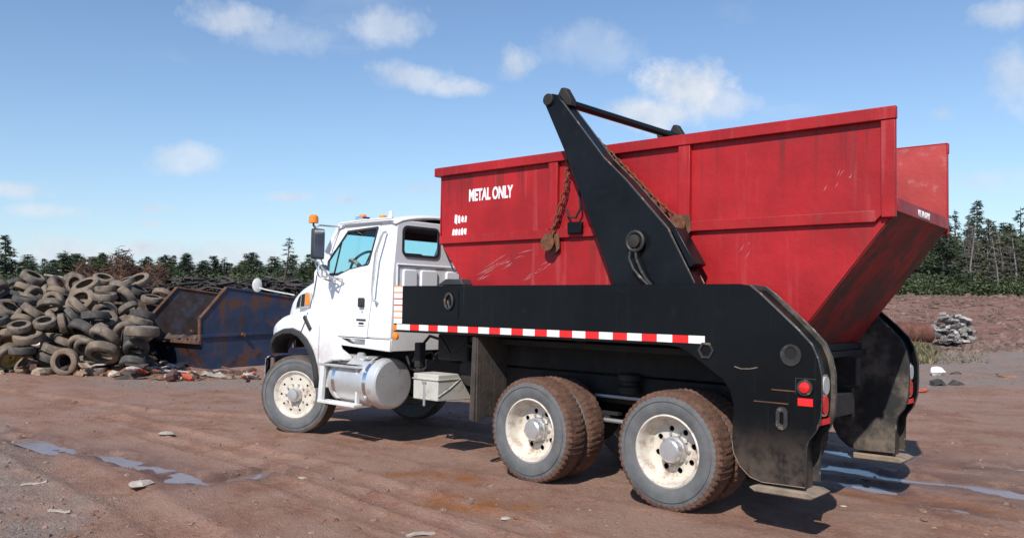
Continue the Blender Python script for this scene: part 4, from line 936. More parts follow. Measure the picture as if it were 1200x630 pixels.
# ------------------------------------------------------------------ driver (only a hand on the wheel shows from here)
def skinned(name, verts, edges, radii, sub=2):
    me = bpy.data.meshes.new(name); me.from_pydata(verts, edges, []); o = bpy.data.objects.new(name, me); COL.objects.link(o)
    md = o.modifiers.new('k', 'SKIN'); ms = o.modifiers.new('s', 'SUBSURF'); ms.levels = sub; ms.render_levels = sub
    for i, r in enumerate(radii): me.skin_vertices[0].data[i].radius = (r, r)
    for d in me.skin_vertices[0].data: d.use_root = False
    me.skin_vertices[0].data[0].use_root = True
    dg = bpy.context.evaluated_depsgraph_get(); m2 = bpy.data.meshes.new_from_object(o.evaluated_get(dg)); bpy.data.objects.remove(o); return m2
def driver():
    yc = .62; v = []; e = []; r = []
    def add(p, rad, par=None):
        v.append(p); r.append(rad)
        if par is not None: e.append((par, len(v) - 1))
        return len(v) - 1
    pel = add((-4.50, yc, 1.90), .145); ab = add((-4.46, yc, 2.05), .14, pel); ch = add((-4.45, yc, 2.25), .155, ab); nk = add((-4.46, yc, 2.43), .06, ch)
    hd = add((-4.49, yc, 2.53), .085, nk); tp = add((-4.48, yc, 2.63), .082, hd)
    grips = ((-1, Vector((-5.05, yc - .215, 2.31))), (1, Vector((-5.03, yc + .17, 2.36))))
    for s, g in grips:
        sh = add((-4.45, yc + s * .19, 2.33), .07, ch); elb = add((-4.66, yc + s * .26, 2.12), .048, sh); wr = add((g.x + .10, g.y + s * .015, g.z - .01), .028, elb)
        palm = add((g.x + .045, g.y, g.z + .012), .034, wr)
        for k in range(4):
            oy = (k - 1.5) * .021; a = add((g.x - .012, g.y + oy, g.z + .036), .0095, palm); a = add((g.x - .035, g.y + oy, g.z + .012), .009, a); add((g.x - .028, g.y + oy, g.z - .018), .008, a)
        a = add((g.x + .02, g.y - s * .03, g.z - .01), .011, palm); add((g.x - .01, g.y - s * .028, g.z - .028), .009, a)
    for s in (-1, 1):
        kn = add((-4.90, yc + s * .13, 1.90), .075, pel); ank = add((-5.08, yc + s * .12, 1.50), .05, kn); add((-5.24, yc + s * .12, 1.42), .045, ank)
    m2 = skinned('person', v, e, r)
    # nose and brow, ears come with the head shape; hair as a cap mesh
    mats = [mat('shirt_cloth', (.045, .055, .08), .85), mat('skin', (.52, .30, .21), .55, var=.05), mat('trousers', (.03, .032, .04), .9)]
    for q in mats: m2.materials.append(q)
    for p in m2.polygons:
        c = p.center; k = 0
        if c.z > 2.455: k = 1
        elif c.x < -4.88 and c.z > 2.2: k = 1
        elif c.z < 1.93: k = 2
        p.material_index = k; p.use_smooth = True
    o = bpy.data.objects.new('person', m2); COL.objects.link(o); o.rotation_euler = (LEAN, 0, 0)
    tag(o, 'driver in a dark shirt with one hand on the steering wheel', 'person')
    b = B(); b.lathe([(0, .115), (.05, .105), (.088, .06), (.098, .0), (.094, -.05), (.085, -.06)], (-4.475, yc, 2.60), 18, 'z'); b.obj('hair', mat('hair', (.03, .022, .018), .8), o)
    b = B(); b.prism([(-4.575, 2.56), (-4.605, 2.525), (-4.575, 2.515)], yc - .014, yc + .014); b.obj('nose', mats[1], o, .006)
    for s in (-1, 1):
        b = B(); b.lathe([(0, -.008), (.012, -.004), (.012, .004), (0, .008)], (-4.572, yc + s * .033, 2.565), 10, 'x'); b.obj('eye', M['hole'], o)
        b = B(); b.lathe([(0, -.010), (.028, -.008), (.03, .004), (0, .010)], (-4.475, yc + s * .092, 2.55), 12); b.obj('ear', mats[1], o)
    b = B(); b.box(-4.583, -4.57, yc - .025, yc + .025, 2.482, 2.490); b.obj('mouth', mat('lips', (.35, .15, .12), .6), o, .003)
driver()

# ------------------------------------------------------------------ heap of scrap tyres
def mound_h(L, D):
    t = max(0, min(1, (D - 19.75) / 2.3)); b_ = max(0, min(1, (26.5 - D) / 2.5)); e_ = max(0, min(1, (-7.7 - L) / 1.2))
    top = 1.50 + .30 * math.exp(-((L + 10.8) / 1.0) ** 2) - .25 * math.exp(-((L + 8.7) / .9) ** 2) + .12 * math.sin(L * 2.1)
    return top * (t ** .9) * b_ * (e_ ** .7)
SKX, SKY = at(243, 433, -.065); SKA = YAW + R(51); SWD = 2.4
def skip_local(x, y):
    dx, dy = x - SKX, y - SKY; return dx * math.cos(SKA) + dy * math.sin(SKA), -dx * math.sin(SKA) + dy * math.cos(SKA)
M['moundmat'] = mat('rubbish_earth', (.075, .05, .038), .95, var=.5, vs=3, spots=[((.17, .11, .08), 6, .5, .68), ((.03, .025, .022), 4, .5, .65)], bump=.8, bs=14)
GB = -.065
P = []
for j in range(45):
    row = []
    for i in range(85):
        L = -17.5 + i * 11 / 84; D = 19.0 + j * 8.2 / 44; x, y = LD(L, D); lx, ly = skip_local(x, y); clear = min(1, max(0, max(-.55 - lx, ly - SWD - .25) / .5)); row.append((x, y, GB - .05 + mound_h(L, D) * 1.06 * clear + .05 * rnd.random()))
    P.append(row)
b = B(); b.grid(P); o = b.obj('rubbish_mound', M['moundmat']); tag(o, 'dark earth and rubbish under the heap of scrap tyres', 'mound', kind='structure')
TY_TONES = [mat('scrap_tyre_grey', (.14, .108, .082), .9, var=.3, vs=4, spots=[((.25, .20, .15), 3.5, .45, .72), ((.05, .048, .046), 5, .55, .7)], bump=.25, bs=40),
            mat('scrap_tyre_dark', (.055, .05, .046), .85, var=.3, vs=4, spots=[((.15, .12, .10), 4, .5, .75)], bump=.25, bs=40),
            mat('scrap_tyre_dusty', (.205, .15, .105), .93, var=.3, vs=4, spots=[((.085, .075, .068), 4, .5, .7)], bump=.25, bs=40)]
RIMS = [mat('rusty_rim', (.20, .085, .045), .8, var=.3, vs=8), mat('steel_rim', (.33, .32, .30), .5, metal=.5, var=.2), mat('yellowed_rim', (.42, .32, .12), .6, var=.3, vs=8)]
KINDS = [(.25, .165, .15), (.28, .18, .17), (.31, .20, .18), (.37, .23, .225)]
def scrap_tyre_mesh(k, tone):
    R0, w, rb = KINDS[k]; h = w / 2
    prof = [(rb, -h * .86), (rb + .018, -h * .98), (rb + (R0 - rb) * .5, -h), (R0 - .03, -h * .92), (R0 - .008, -h * .74), (R0, -h * .4), (R0 + .002, 0), (R0, h * .4), (R0 - .008, h * .74), (R0 - .03, h * .92), (rb + (R0 - rb) * .5, h), (rb + .018, h * .98), (rb, h * .86), (rb + .03, h * .75), (R0 - .05, h * .6), (R0 - .035, 0), (R0 - .05, -h * .6), (rb + .03, -h * .75)]
    b = B()
    def tread(kk, j, r, hh):
        if j in (5, 6, 7) and kk % 2: r -= .007
        return r, hh
    b.lathe(prof, seg=40, closed=True, rfun=tread)
    o = b.obj('tmp', TY_TONES[tone], weld=False, ang=32); me = o.data; bpy.data.objects.remove(o); return me
TM = {(k, t): scrap_tyre_mesh(k, t) for k in range(4) for t in range(3)}
def rim_mesh(k, m):
    R0, w, rb = KINDS[k]; h = w / 2; b = B()
    b.lathe([(rb + .012, -h * .9), (rb + .004, -h * .97), (rb - .02, -h * .85), (rb - .035, -h * .45), (rb - .07, -h * .42), (rb - .085, -h * .5), (.075, -h * .55), (.06, -h * .35), (.03, -h * .35)], seg=28)
    b.lathe([(rb - .03, -h * .4), (rb - .02, h * .85), (rb + .012, h * .95)], seg=28)
    o = b.obj('tmp', RIMS[m]); me = o.data; bpy.data.objects.remove(o); return me
RM = {(k, m): rim_mesh(k, m) for k in range(4) for m in range(3)}
TYRES = """1 -9.75 22.38 1.59 1.41 -0.16 -2.88;1 -7.45 20.31 0.29 3.14 0.47 -1.10;1 -10.25 19.33 0.10 -1.57 0.00 -0.52;0 -9.21 19.51 0.10 -1.61 0.01 -2.70;1 -12.26 22.95 1.59 -1.44 2.86 0.41;1 -13.26 19.81 0.21 1.01 0.01 -2.96;1 -12.27 21.14 1.06 -1.57 0.56 -1.90;1 -13.01 22.53 1.70 -0.06 -0.09 -2.71;2 -12.75 21.84 1.59 1.38 -0.43 -1.86;0 -9.32 22.66 1.41 1.42 0.03 -1.54;0 -11.45 22.67 2.01 -1.96 -0.07 -2.44;0 -12.28 18.99 0.20 1.62 -0.61 -1.98;2 -11.35 20.67 1.14 -1.67 -0.08 -2.05;2 -12.87 20.48 0.63 1.94 -0.46 0.87;1 -13.68 20.97 1.15 0.78 0.19 2.44;3 -12.16 20.57 1.22 -1.06 -0.39 -2.97;0 -11.72 22.74 1.79 1.81 -0.35 -0.63;0 -12.65 23.05 1.60 1.01 0.50 2.21;1 -9.42 21.79 1.31 -1.58 0.45 -1.20;2 -9.75 19.68 0.34 -1.87 0.47 -0.02;1 -12.72 20.97 1.02 0.86 -0.26 2.14;0 -10.69 21.16 1.52 2.52 -1.01 -0.85;3 -11.31 21.95 1.90 1.88 0.51 -1.38;1 -9.77 20.87 1.00 -0.68 -0.01 -0.34;0 -13.69 20.01 0.46 0.40 2.94 0.36;0 -10.90 19.46 0.24 -1.89 -0.21 -2.03;0 -14.06 20.51 0.71 -1.15 -0.47 0.81;2 -14.45 19.74 0.42 0.35 2.09 -0.79;1 -14.65 20.31 0.80 -1.02 0.52 -3.09;3 -8.73 19.90 0.26 -1.82 0.42 -1.94;1 -10.31 22.75 1.80 -1.42 -0.41 2.78;0 -13.40 20.94 0.93 1.37 -0.54 2.14;1 -12.03 20.22 0.74 -2.70 -0.40 -0.80;2 -9.92 19.51 0.23 1.68 -2.60 0.37;3 -10.48 19.90 0.34 2.03 -0.47 0.92;2 -12.87 19.68 0.53 1.57 -0.21 2.01;1 -10.32 21.57 1.50 -1.63 -0.67 2.20;1 -12.84 19.58 0.22 1.44 -0.57 2.43;0 -9.38 20.67 0.88 0.07 -2.43 0.46;2 -11.78 20.22 0.97 1.87 0.77 1.20;0 -8.01 21.00 0.65 -0.58 2.86 0.26;0 -10.73 20.79 1.03 -0.90 0.12 0.05;2 -13.75 19.47 0.18 1.53 0.27 2.37;1 -7.35 20.75 0.29 0.00 2.68 -1.57;1 -11.26 19.46 0.10 -1.57 -0.00 -2.26;0 -10.98 20.26 0.90 -1.27 0.32 1.01;0 -10.48 20.20 0.96 -0.51 0.02 2.05;0 -11.38 20.13 0.91 -0.59 0.74 -2.16;0 -8.92 19.54 0.33 1.86 0.39 -0.67;0 -12.31 21.15 1.32 1.29 -0.10 2.00;1 -8.83 20.10 0.72 -1.88 -0.75 0.43;2 -12.10 19.91 0.29 -1.65 -0.62 1.67;1 -9.56 19.04 0.10 1.57 0.00 2.38;1 -13.03 20.23 0.71 1.00 3.01 0.23;0 -12.73 19.24 0.21 0.86 -0.10 -2.62;0 -8.25 19.97 0.34 1.12 0.88 -0.76;3 -13.96 20.93 1.22 0.78 -0.16 2.11;0 -11.40 20.56 0.83 1.15 2.59 0.71;1 -7.42 19.48 0.29 -0.21 -0.16 -1.77;0 -13.23 21.56 1.28 1.04 -0.13 -3.08;0 -10.72 19.01 0.11 1.54 0.06 1.12;0 -7.81 19.40 0.24 -0.71 -0.48 -0.38;0 -11.54 21.35 1.56 -1.03 0.46 0.45;2 -12.77 20.30 0.96 -1.17 -0.37 1.93;0 -9.81 23.26 1.55 -1.50 0.40 0.15;0 -12.05 20.71 1.35 -1.69 0.62 0.95;0 -12.34 20.57 0.88 -0.46 -0.80 3.07;1 -8.45 19.66 0.55 2.82 -1.09 -0.07;2 -10.70 19.21 0.38 1.88 -0.21 2.28;3 -9.33 18.88 0.51 -0.95 -0.16 -2.92;1 -9.51 20.18 0.79 -1.43 0.25 1.78;1 -11.82 21.36 1.33 -1.16 0.52 -1.28;0 -9.42 21.03 0.89 2.08 0.18 -0.09;1 -9.30 20.13 0.49 1.67 0.29 -0.06;0 -9.77 20.48 0.62 -1.93 0.46 -2.02;2 -11.10 20.16 0.55 0.97 2.72 0.51;1 -10.26 20.60 0.81 2.18 -0.24 0.60;1 -13.32 20.43 0.91 1.41 -0.56 -0.02;1 -10.11 20.09 0.58 1.07 -0.51 -2.43;1 -11.09 21.26 1.66 1.13 0.29 0.55;0 -7.63 19.74 0.25 0.58 0.41 1.75;3 -7.48 21.34 0.39 1.09 -1.10 0.30;1 -8.20 19.04 0.26 1.13 -2.35 1.08;1 -13.20 21.08 1.22 -1.08 -2.35 0.26;0 -10.24 20.88 1.14 -1.43 -0.20 -0.58;0 -12.77 21.40 1.29 -1.08 0.01 1.86;1 -11.63 19.83 1.22 -1.22 0.90 0.10;0 -14.59 19.22 0.26 1.25 -2.02 -1.35;1 -11.11 21.07 1.37 1.78 -0.25 1.19;3 -12.22 22.34 1.88 -0.70 -0.34 1.90;2 -12.20 19.08 0.36 -1.05 -0.34 -2.94;1 -14.09 22.72 1.71 1.53 -0.00 -1.62;0 -11.31 19.51 0.45 -0.88 1.33 -2.09;1 -11.80 19.59 0.26 0.85 -0.58 2.98;1 -12.39 22.18 1.73 2.55 -0.22 1.77;1 -9.79 19.93 0.70 -1.95 -0.24 -1.12;0 -11.20 19.06 0.23 -2.04 -0.75 1.82;2 -12.22 19.79 1.05 -1.53 0.17 1.71;0 -9.63 19.75 0.48 2.09 0.21 1.79;3 -7.63 23.09 0.78 0.82 0.81 1.10;3 -13.03 19.34 0.70 -1.79 0.03 -2.67;0 -14.85 20.03 0.64 1.03 0.14 0.03;1 -9.43 19.39 0.46 2.43 -0.81 1.00;0 -10.50 19.73 0.49 1.89 -0.57 1.30;0 -10.99 19.66 0.51 1.42 0.44 2.45;1 -12.81 22.29 1.66 -2.42 0.47 0.78;2 -11.07 19.80 0.75 -1.35 3.06 -0.23;0 -12.21 21.76 1.44 1.78 -0.56 0.71;0 -13.24 19.17 0.30 -1.57 -0.00 0.98;2 -13.17 22.92 1.56 -1.72 -0.14 -2.05;0 -7.73 20.27 0.32 -0.43 0.41 -1.52;3 -14.15 19.12 0.38 -0.37 -2.41 -0.86;2 -12.44 20.09 0.64 1.80 0.81 2.09;1 -13.68 19.65 0.52 2.06 0.18 0.84;0 -14.46 18.97 0.26 -0.32 -0.45 -0.10;1 -10.46 19.44 0.72 1.27 -0.22 -2.05;2 -13.27 19.09 0.11 -1.57 0.00 -1.44;2 -12.06 19.67 0.63 0.53 0.25 0.89;1 -8.75 20.82 0.73 1.15 -0.25 2.86;2 -10.60 19.19 0.57 1.20 0.00 -1.44;2 -13.75 21.50 1.50 -1.67 0.16 -0.54;0 -10.57 22.59 2.02 -1.70 -0.41 1.14;0 -10.03 19.19 0.67 -0.72 3.11 0.21;0 -7.79 21.36 0.56 -1.26 1.12 -1.96;0 -11.16 19.68 0.98 -1.58 0.23 1.65;1 -13.71 19.09 0.53 -1.19 -2.06 -1.32;0 -13.06 18.86 0.68 0.52 2.43 0.40;0 -9.81 19.05 0.62 -0.73 2.97 0.08;1 -7.66 20.83 0.38 -2.02 1.82 0.08;1 -13.69 23.06 1.82 -1.26 -0.68 0.29;1 -10.88 20.33 1.27 1.14 -0.56 -1.19;2 -10.18 18.86 0.32 -0.00 3.12 -0.00;3 -9.36 19.05 0.82 -2.03 0.63 0.30;0 -12.78 19.02 0.31 2.17 0.43 0.09;2 -14.05 19.55 0.54 -1.09 1.21 0.60;0 -13.81 20.22 0.70 -1.13 2.16 -0.41;0 -8.37 20.34 0.55 1.80 -0.61 -0.85;0 -11.59 19.93 0.49 3.04 0.01 -0.74;1 -9.16 21.17 1.16 0.67 -2.07 1.65;1 -10.32 21.06 1.56 -2.05 0.31 2.33;0 -14.54 20.87 0.95 -1.16 0.45 -0.88;1 -13.81 19.51 0.88 0.86 0.63 -1.81;2 -9.70 21.18 1.27 1.58 -0.52 -1.72;0 -12.13 19.86 0.69 -0.74 0.75 -2.96;0 -11.12 19.30 0.75 0.97 1.17 -1.79;1 -11.13 18.82 0.55 1.57 0.00 1.98;0 -12.33 19.48 0.26 -0.69 2.15 -0.71;0 -8.90 19.38 0.45 -1.28 0.38 -0.66;0 -12.49 19.82 0.38 0.26 -2.42 -1.35;2 -8.81 20.70 1.04 -1.80 -0.30 0.91;0 -10.51 19.82 0.84 -2.13 0.03 0.08;2 -12.09 21.32 1.60 -1.63 0.18 2.67;3 -11.71 19.38 0.72 -1.19 -0.70 -1.83;3 -10.02 19.38 0.93 -1.77 0.73 0.76;3 -11.61 19.13 0.40 0.54 -0.11 1.08;0 -9.24 23.14 1.49 1.68 0.55 -1.53;0 -12.67 22.62 1.86 0.67 -0.22 -1.30;1 -12.53 18.96 0.64 0.81 1.99 -0.53;0 -13.58 20.43 1.16 -1.11 -2.65 -0.12;1 -8.62 18.99 0.59 1.56 0.77 1.87;0 -12.67 21.50 1.42 1.07 -0.02 -1.21;0 -14.78 19.18 0.57 -1.51 0.12 -1.85;1 -8.01 20.31 0.46 -0.24 0.93 1.36;2 -8.71 19.05 0.24 -1.46 -0.57 -1.80;0 -7.89 20.73 0.48 0.28 0.91 -1.00;2 -8.04 19.79 0.70 -0.41 -0.54 -0.14;1 -9.63 22.78 1.69 -0.95 3.01 -0.33;3 -13.37 19.94 0.90 -0.92 0.81 -0.67;2 -13.21 19.67 1.10 -1.13 -0.31 0.92;0 -14.06 22.91 1.89 1.53 -0.02 -2.08;0 -8.58 20.37 0.61 0.93 0.11 1.25;1 -8.31 19.44 0.27 -1.31 -1.01 -1.86;2 -11.08 18.93 0.85 1.18 0.18 -2.49;0 -7.77 19.87 0.47 -0.71 2.57 1.41;1 -8.67 22.13 1.26 2.09 0.26 1.14;1 -13.15 22.91 1.76 1.42 -0.14 -2.02;1 -11.99 23.17 1.93 -0.97 -0.20 0.86;1 -12.10 20.75 1.57 -0.94 0.01 2.71;1 -8.53 20.56 0.91 1.71 0.33 -2.49;1 -7.71 20.27 0.84 1.71 2.32 -0.01;1 -13.66 22.28 1.81 -1.13 -0.58 -0.15;1 -7.91 22.19 0.89 -2.32 -0.56 0.04;0 -13.28 21.99 1.54 -1.45 -0.22 2.08;2 -13.42 19.09 0.94 1.62 -0.31 -0.02;0 -12.71 20.05 1.10 -2.06 0.24 -1.49;0 -10.33 20.27 1.02 -2.59 -0.38 -1.30;1 -7.40 22.56 0.29 -0.30 0.35 -1.68;0 -10.72 20.03 1.08 0.80 -2.45 1.43;2 -13.66 21.38 1.70 -1.41 -0.10 2.14;0 -11.64 20.97 1.37 0.66 1.76 -2.10;0 -11.67 19.67 0.92 -1.84 -0.52 -1.91;0 -7.74 22.11 0.52 -0.07 -2.21 -1.24;1 -13.98 20.29 1.05 -0.20 1.16 -2.12;1 -11.16 22.56 2.09 -2.02 0.04 -2.12;1 -9.71 20.44 1.06 -1.84 -0.65 0.56;1 -7.82 21.83 0.73 2.24 0.71 -1.61;2 -9.21 20.63 1.24 1.34 0.13 -0.06;2 -8.01 19.34 0.80 -1.90 0.33 0.85;2 -7.57 19.06 0.52 -1.22 -0.34 -0.25;0 -8.84 21.51 1.26 -2.24 -0.40 -1.12;1 -7.28 19.98 0.59 -1.59 0.19 -1.21;2 -12.42 23.18 2.06 1.06 -0.61 0.69;1 -12.12 18.86 0.98 1.93 0.80 0.28;2 -11.34 19.60 1.33 -0.94 0.32 1.73;2 -12.79 21.05 1.54 2.51 -1.10 0.84;3 -10.81 20.74 1.55 -0.94 -0.77 0.61;2 -8.26 21.31 0.80 1.90 0.45 0.54;1 -12.54 19.54 0.87 -0.01 -2.92 -0.96;1 -12.65 20.64 1.45 1.62 -0.45 -1.04;1 -11.89 21.66 1.76 1.16 0.28 0.24;1 -14.30 20.08 0.65 -0.97 0.72 1.23;0 -14.25 20.57 1.06 0.81 -0.54 2.04;1 -7.47 22.27 0.53 0.49 0.27 2.45;1 -9.70 21.73 1.54 -1.14 0.09 -0.06;1 -8.15 20.08 0.97 0.79 0.91 0.91;0 -14.70 19.62 0.26 -0.22 -0.41 1.90;2 -12.84 22.14 2.13 1.04 -0.13 -1.86;2 -13.12 21.40 1.55 -0.87 0.08 -0.88;1 -10.22 21.55 1.89 -1.55 0.48 1.22;0 -11.24 18.88 1.05 1.14 -0.02 -2.94;1 -13.18 22.96 1.97 1.80 -0.15 2.30;1 -9.12 20.95 1.49 -1.23 0.02 -0.13;1 -10.90 19.72 1.17 -0.64 -3.00 -1.05;2 -7.91 18.80 0.66 -1.30 -0.42 0.96;0 -11.60 20.27 1.20 -1.53 -1.98 1.09;0 -12.81 19.31 0.89 1.77 -0.10 0.76;0 -12.20 19.01 0.80 -0.79 0.57 0.94;0 -7.50 21.79 0.54 1.10 2.09 -1.01;2 -10.11 20.54 1.28 0.15 -0.21 -2.44;0 -14.12 19.91 0.89 -0.74 -2.52 -0.50;1 -10.44 19.74 1.24 -1.77 0.85 0.17;1 -14.79 19.08 0.74 -1.70 0.04 2.66;2 -8.63 19.38 0.79 -2.13 -0.34 1.71;2 -7.57 22.95 0.59 -0.94 -0.89 -1.89;3 -12.47 18.95 1.20 2.39 0.24 -1.85;2 -9.50 21.34 1.73 -1.95 0.18 -0.50;3 -8.40 18.79 0.96 -1.58 -0.05 -2.60;0 -8.13 22.40 1.05 0.75 -0.25 1.61;1 -10.01 20.29 1.28 0.20 1.79 -2.21;0 -10.36 20.79 1.29 -1.46 0.21 -2.62;0 -7.83 23.20 0.86 -1.55 -1.04 -1.15;0 -7.45 20.40 0.72 0.96 -0.29 0.54;1 -13.47 22.52 1.80 -2.30 -0.62 1.53;3 -7.91 20.90 1.16 -2.07 -0.63 -0.93;2 -7.62 20.65 0.95 -0.83 0.97 2.39;2 -9.88 21.22 1.65 -0.70 -0.41 2.70;0 -8.42 22.83 1.08 -2.18 0.15 -1.36;1 -11.49 20.70 1.54 0.04 -2.85 -0.10;0 -8.42 21.59 1.11 2.32 -0.24 -1.72;0 -8.86 22.44 1.45 1.07 -0.11 0.13;1 -12.81 21.77 1.86 -1.26 -0.35 -3.06;2 -10.38 19.86 1.44 -2.06 0.65 -0.22;2 -8.97 19.92 1.12 -1.89 0.01 -0.94;2 -8.76 21.21 1.17 -1.74 0.83 0.73;0 -10.81 19.14 1.13 1.23 0.26 -2.34;0 -10.51 19.37 1.10 0.49 1.02 -0.77;1 -11.09 19.85 1.48 -1.63 0.50 1.87;1 -14.52 20.38 1.17 1.65 -0.21 0.72;0 -9.59 20.63 1.40 -0.97 0.21 -2.02;1 -12.57 19.45 1.34 -2.12 -0.08 0.18;0 -14.72 19.58 0.71 -2.12 0.48 0.12;1 -13.03 20.52 1.57 -1.11 -0.33 -1.53;2 -13.60 19.86 1.32 -1.14 0.55 -2.27;2 -8.00 21.52 0.98 -1.18 -0.29 2.99;1 -7.41 21.11 0.79 1.08 0.47 -2.07;1 -7.68 22.63 0.60 -0.68 2.56 0.04;0 -12.43 21.44 1.71 -0.54 2.94 1.09;1 -11.79 22.35 1.98 0.11 -3.02 -0.12;1 -9.18 20.35 0.89 1.04 0.52 -0.72;3 -13.15 20.96 1.80 1.23 0.66 2.58;0 -12.91 19.12 1.17 1.25 -0.95 1.09;0 -8.96 19.21 0.76 0.14 1.79 -0.86;1 -11.84 20.09 1.59 1.57 -0.26 -2.83;0 -10.37 21.07 1.85 1.50 0.04 2.61;1 -9.20 19.74 0.79 -1.11 2.04 -0.49;0 -7.91 22.58 0.85 -1.78 -0.71 -0.51;1 -13.22 21.99 1.90 -0.83 0.30 -2.65;2 -12.10 19.89 1.39 -2.10 0.41 -1.17;2 -14.90 21.58 1.47 1.39 -3.13 -0.08;1 -8.10 20.56 0.94 -0.82 -1.19 -1.08;0 -12.36 19.99 1.21 1.69 0.13 2.21;2 -10.50 23.27 2.06 -0.95 0.02 -0.28;1 -10.04 20.35 1.67 1.47 -0.06 2.91;0 -9.62 19.48 0.94 -2.26 -0.58 -1.31;2 -9.81 19.48 1.26 1.68 -0.10 -2.03;2 -9.83 19.94 1.14 -1.27 0.66 -0.79;1 -11.79 18.88 1.16 -1.29 0.07 -0.59;0 -11.42 19.28 1.15 1.10 0.42 0.79;0 -9.26 22.24 1.68 1.73 -0.38 -2.53;2 -13.55 20.72 1.61 -1.03 -2.38 -0.26;2 -14.29 20.40 1.41 1.57 0.22 -2.06;2 -13.34 20.38 1.34 -1.59 -0.61 -2.12;1 -13.09 19.63 1.28 1.04 0.06 -2.69;1 -8.01 19.18 0.45 0.74 -0.50 -2.19;1 -9.10 19.50 0.90 -0.43 0.34 -2.72;0 -12.81 20.63 1.19 -1.28 0.30 2.23;3 -14.95 21.03 1.34 -1.05 -2.77 -0.08;0 -8.00 22.81 1.04 -2.21 -0.65 1.11;0 -9.25 22.09 1.49 1.88 0.55 1.36"""
rt = random.Random(21)
yawz = Matrix.Rotation(YAW, 4, 'Z')
sp_used = {}
for i, line in enumerate(TYRES.split(';')):
    q = [float(a) for a in line.split()]; k = int(q[0]); L, D, z = q[1:4]; t = rt.choices([0, 1, 2], [5, 2, 3])[0]; hasrim = rt.random() < .16
    uu = 600 + FPX * L / D
    x, y = LD(L, D); lx, ly = skip_local(x, y)
    if ly < SWD + .42 and (lx > -.70 or uu > 172): continue      # kept clear of the skip and its mouth
    o = bpy.data.objects.new('scrap_tyre', TM[(k, t)]); COL.objects.link(o)
    x, y = LD(L, D); o.matrix_world = Matrix.Translation((x, y, z * 1.08 + GB)) @ yawz @ Euler(q[4:7]).to_matrix().to_4x4()
    tone = ('dusty grey', 'black', 'dust-caked')[t]; size = ('small', 'medium', 'wide', 'large')[k]
    tier = 'foot' if z < .55 else ('middle' if z < 1.35 else 'top')
    what = 'tyres'
    if hasrim:
        m = rt.choices([0, 1, 2], [4, 3, 1])[0]; rim = bpy.data.objects.new('rim', RM[(k, m)]); COL.objects.link(rim); rim.parent = o
        if rt.random() < .5: rim.rotation_euler = (0, 0, math.pi)
        what = f'tyres on {("rusty", "steel", "yellowed")[m]} rims'
    many(o, f'{tone} {what}' if hasrim else f'{size} {tone} {what}', f'at the heap\'s {tier}', 'tyre', 'scrap tyres thrown in the heap')

# ------------------------------------------------------------------ blue skip
skip = empty('blue_skip', (SKX, SKY, GB), (0, 0, SKA))
tag(skip, 'rusty blue open-ended steel skip beside the tyre heap, its open end facing the road', 'skip')
SP = [(.10, 0), (-.22, .70), (-.22, 1.27), (.50, 2.03), (3.9, 1.55), (3.9, .55), (3.5, 0)]
for k in range(2):
    y0 = 0 if k == 0 else SWD
    b = B(); b.prism(SP, y0 - .006, y0 + .006); wll = b.obj('side_wall', M['bluepaint'] if k == 0 else M['skipinside'], skip)
    yy = (y0 - .05, y0 - .008) if k == 0 else (y0 + .008, y0 + .05)
    b = B(); b.box(-.2, 3.88, yy[0], yy[1], .80, .88); b.obj('mid_rail', M['bluepaint'], wll, .006)
    d = [(-.22, .72), (-.22, 1.27), (.50, 2.03)]
    b = B(); b.tube([(d[0][0], y0, d[0][1]), (d[1][0], y0, d[1][1])], .04, 6); b.tube([(d[1][0], y0, d[1][1]), (d[2][0], y0, d[2][1])], .04, 6); b.obj('end_edge', M['rustedge'], wll)
    b = B(); b.tube([(.5, y0, 2.03), (3.9, y0, 1.55)], .035, 6); b.obj('top_edge', M['bluepaint'] if k == 0 else M['rustedge'], wll)
    b = B(); b.cyl((.95, yy[0] - .07, .83), (.95, yy[0], .83), .05, seg=12); b.obj('lifting_lug', M['rustedge'], wll)
b = B(); b.prism([(.10, .0), (-.22, .70), (-.205, .705), (.115, .012)], .008, SWD - .008); b.obj('tail_slope', M['bluepaint'], skip)
b = B(); b.box(-.27, -.20, -.04, SWD + .04, .64, .72); b.obj('tail_lip', M['rustedge'], skip, .006)
b = B(); b.box(.1, 3.5, .008, SWD - .008, .005, .02); b.obj('floor_plate', M['skipinside'], skip)
b = B(); b.prism([(3.5, .0), (3.9, .55), (3.9, 1.55), (3.885, 1.55), (3.885, .56), (3.49, .012)], .008, SWD - .008); b.obj('front_wall', M['skipinside'], skip)
# scraps lying inside
P = []
for j in range(14):
    P.append([(-.1 + i * 3.5 / 19, .05 + j * (SWD - .1) / 13, .55 + .22 * rnd.random() + .12 * math.sin(i * .9)) for i in range(20)])
M['scrapmix'] = mat('mixed_scrap', (.08, .055, .045), .8, var=.5, vs=5, spots=[((.22, .23, .25), 9, .58, .7), ((.16, .06, .03), 6, .55, .7)], bump=.8, bs=25)
b = B(); b.grid(P); o = b.obj('scrap_load', M['scrapmix'], smooth_=False); o.location = skip.location; o.rotation_euler = skip.rotation_euler; tag(o, 'jumbled rusty scrap lying inside the blue skip', 'scrap', kind='stuff')

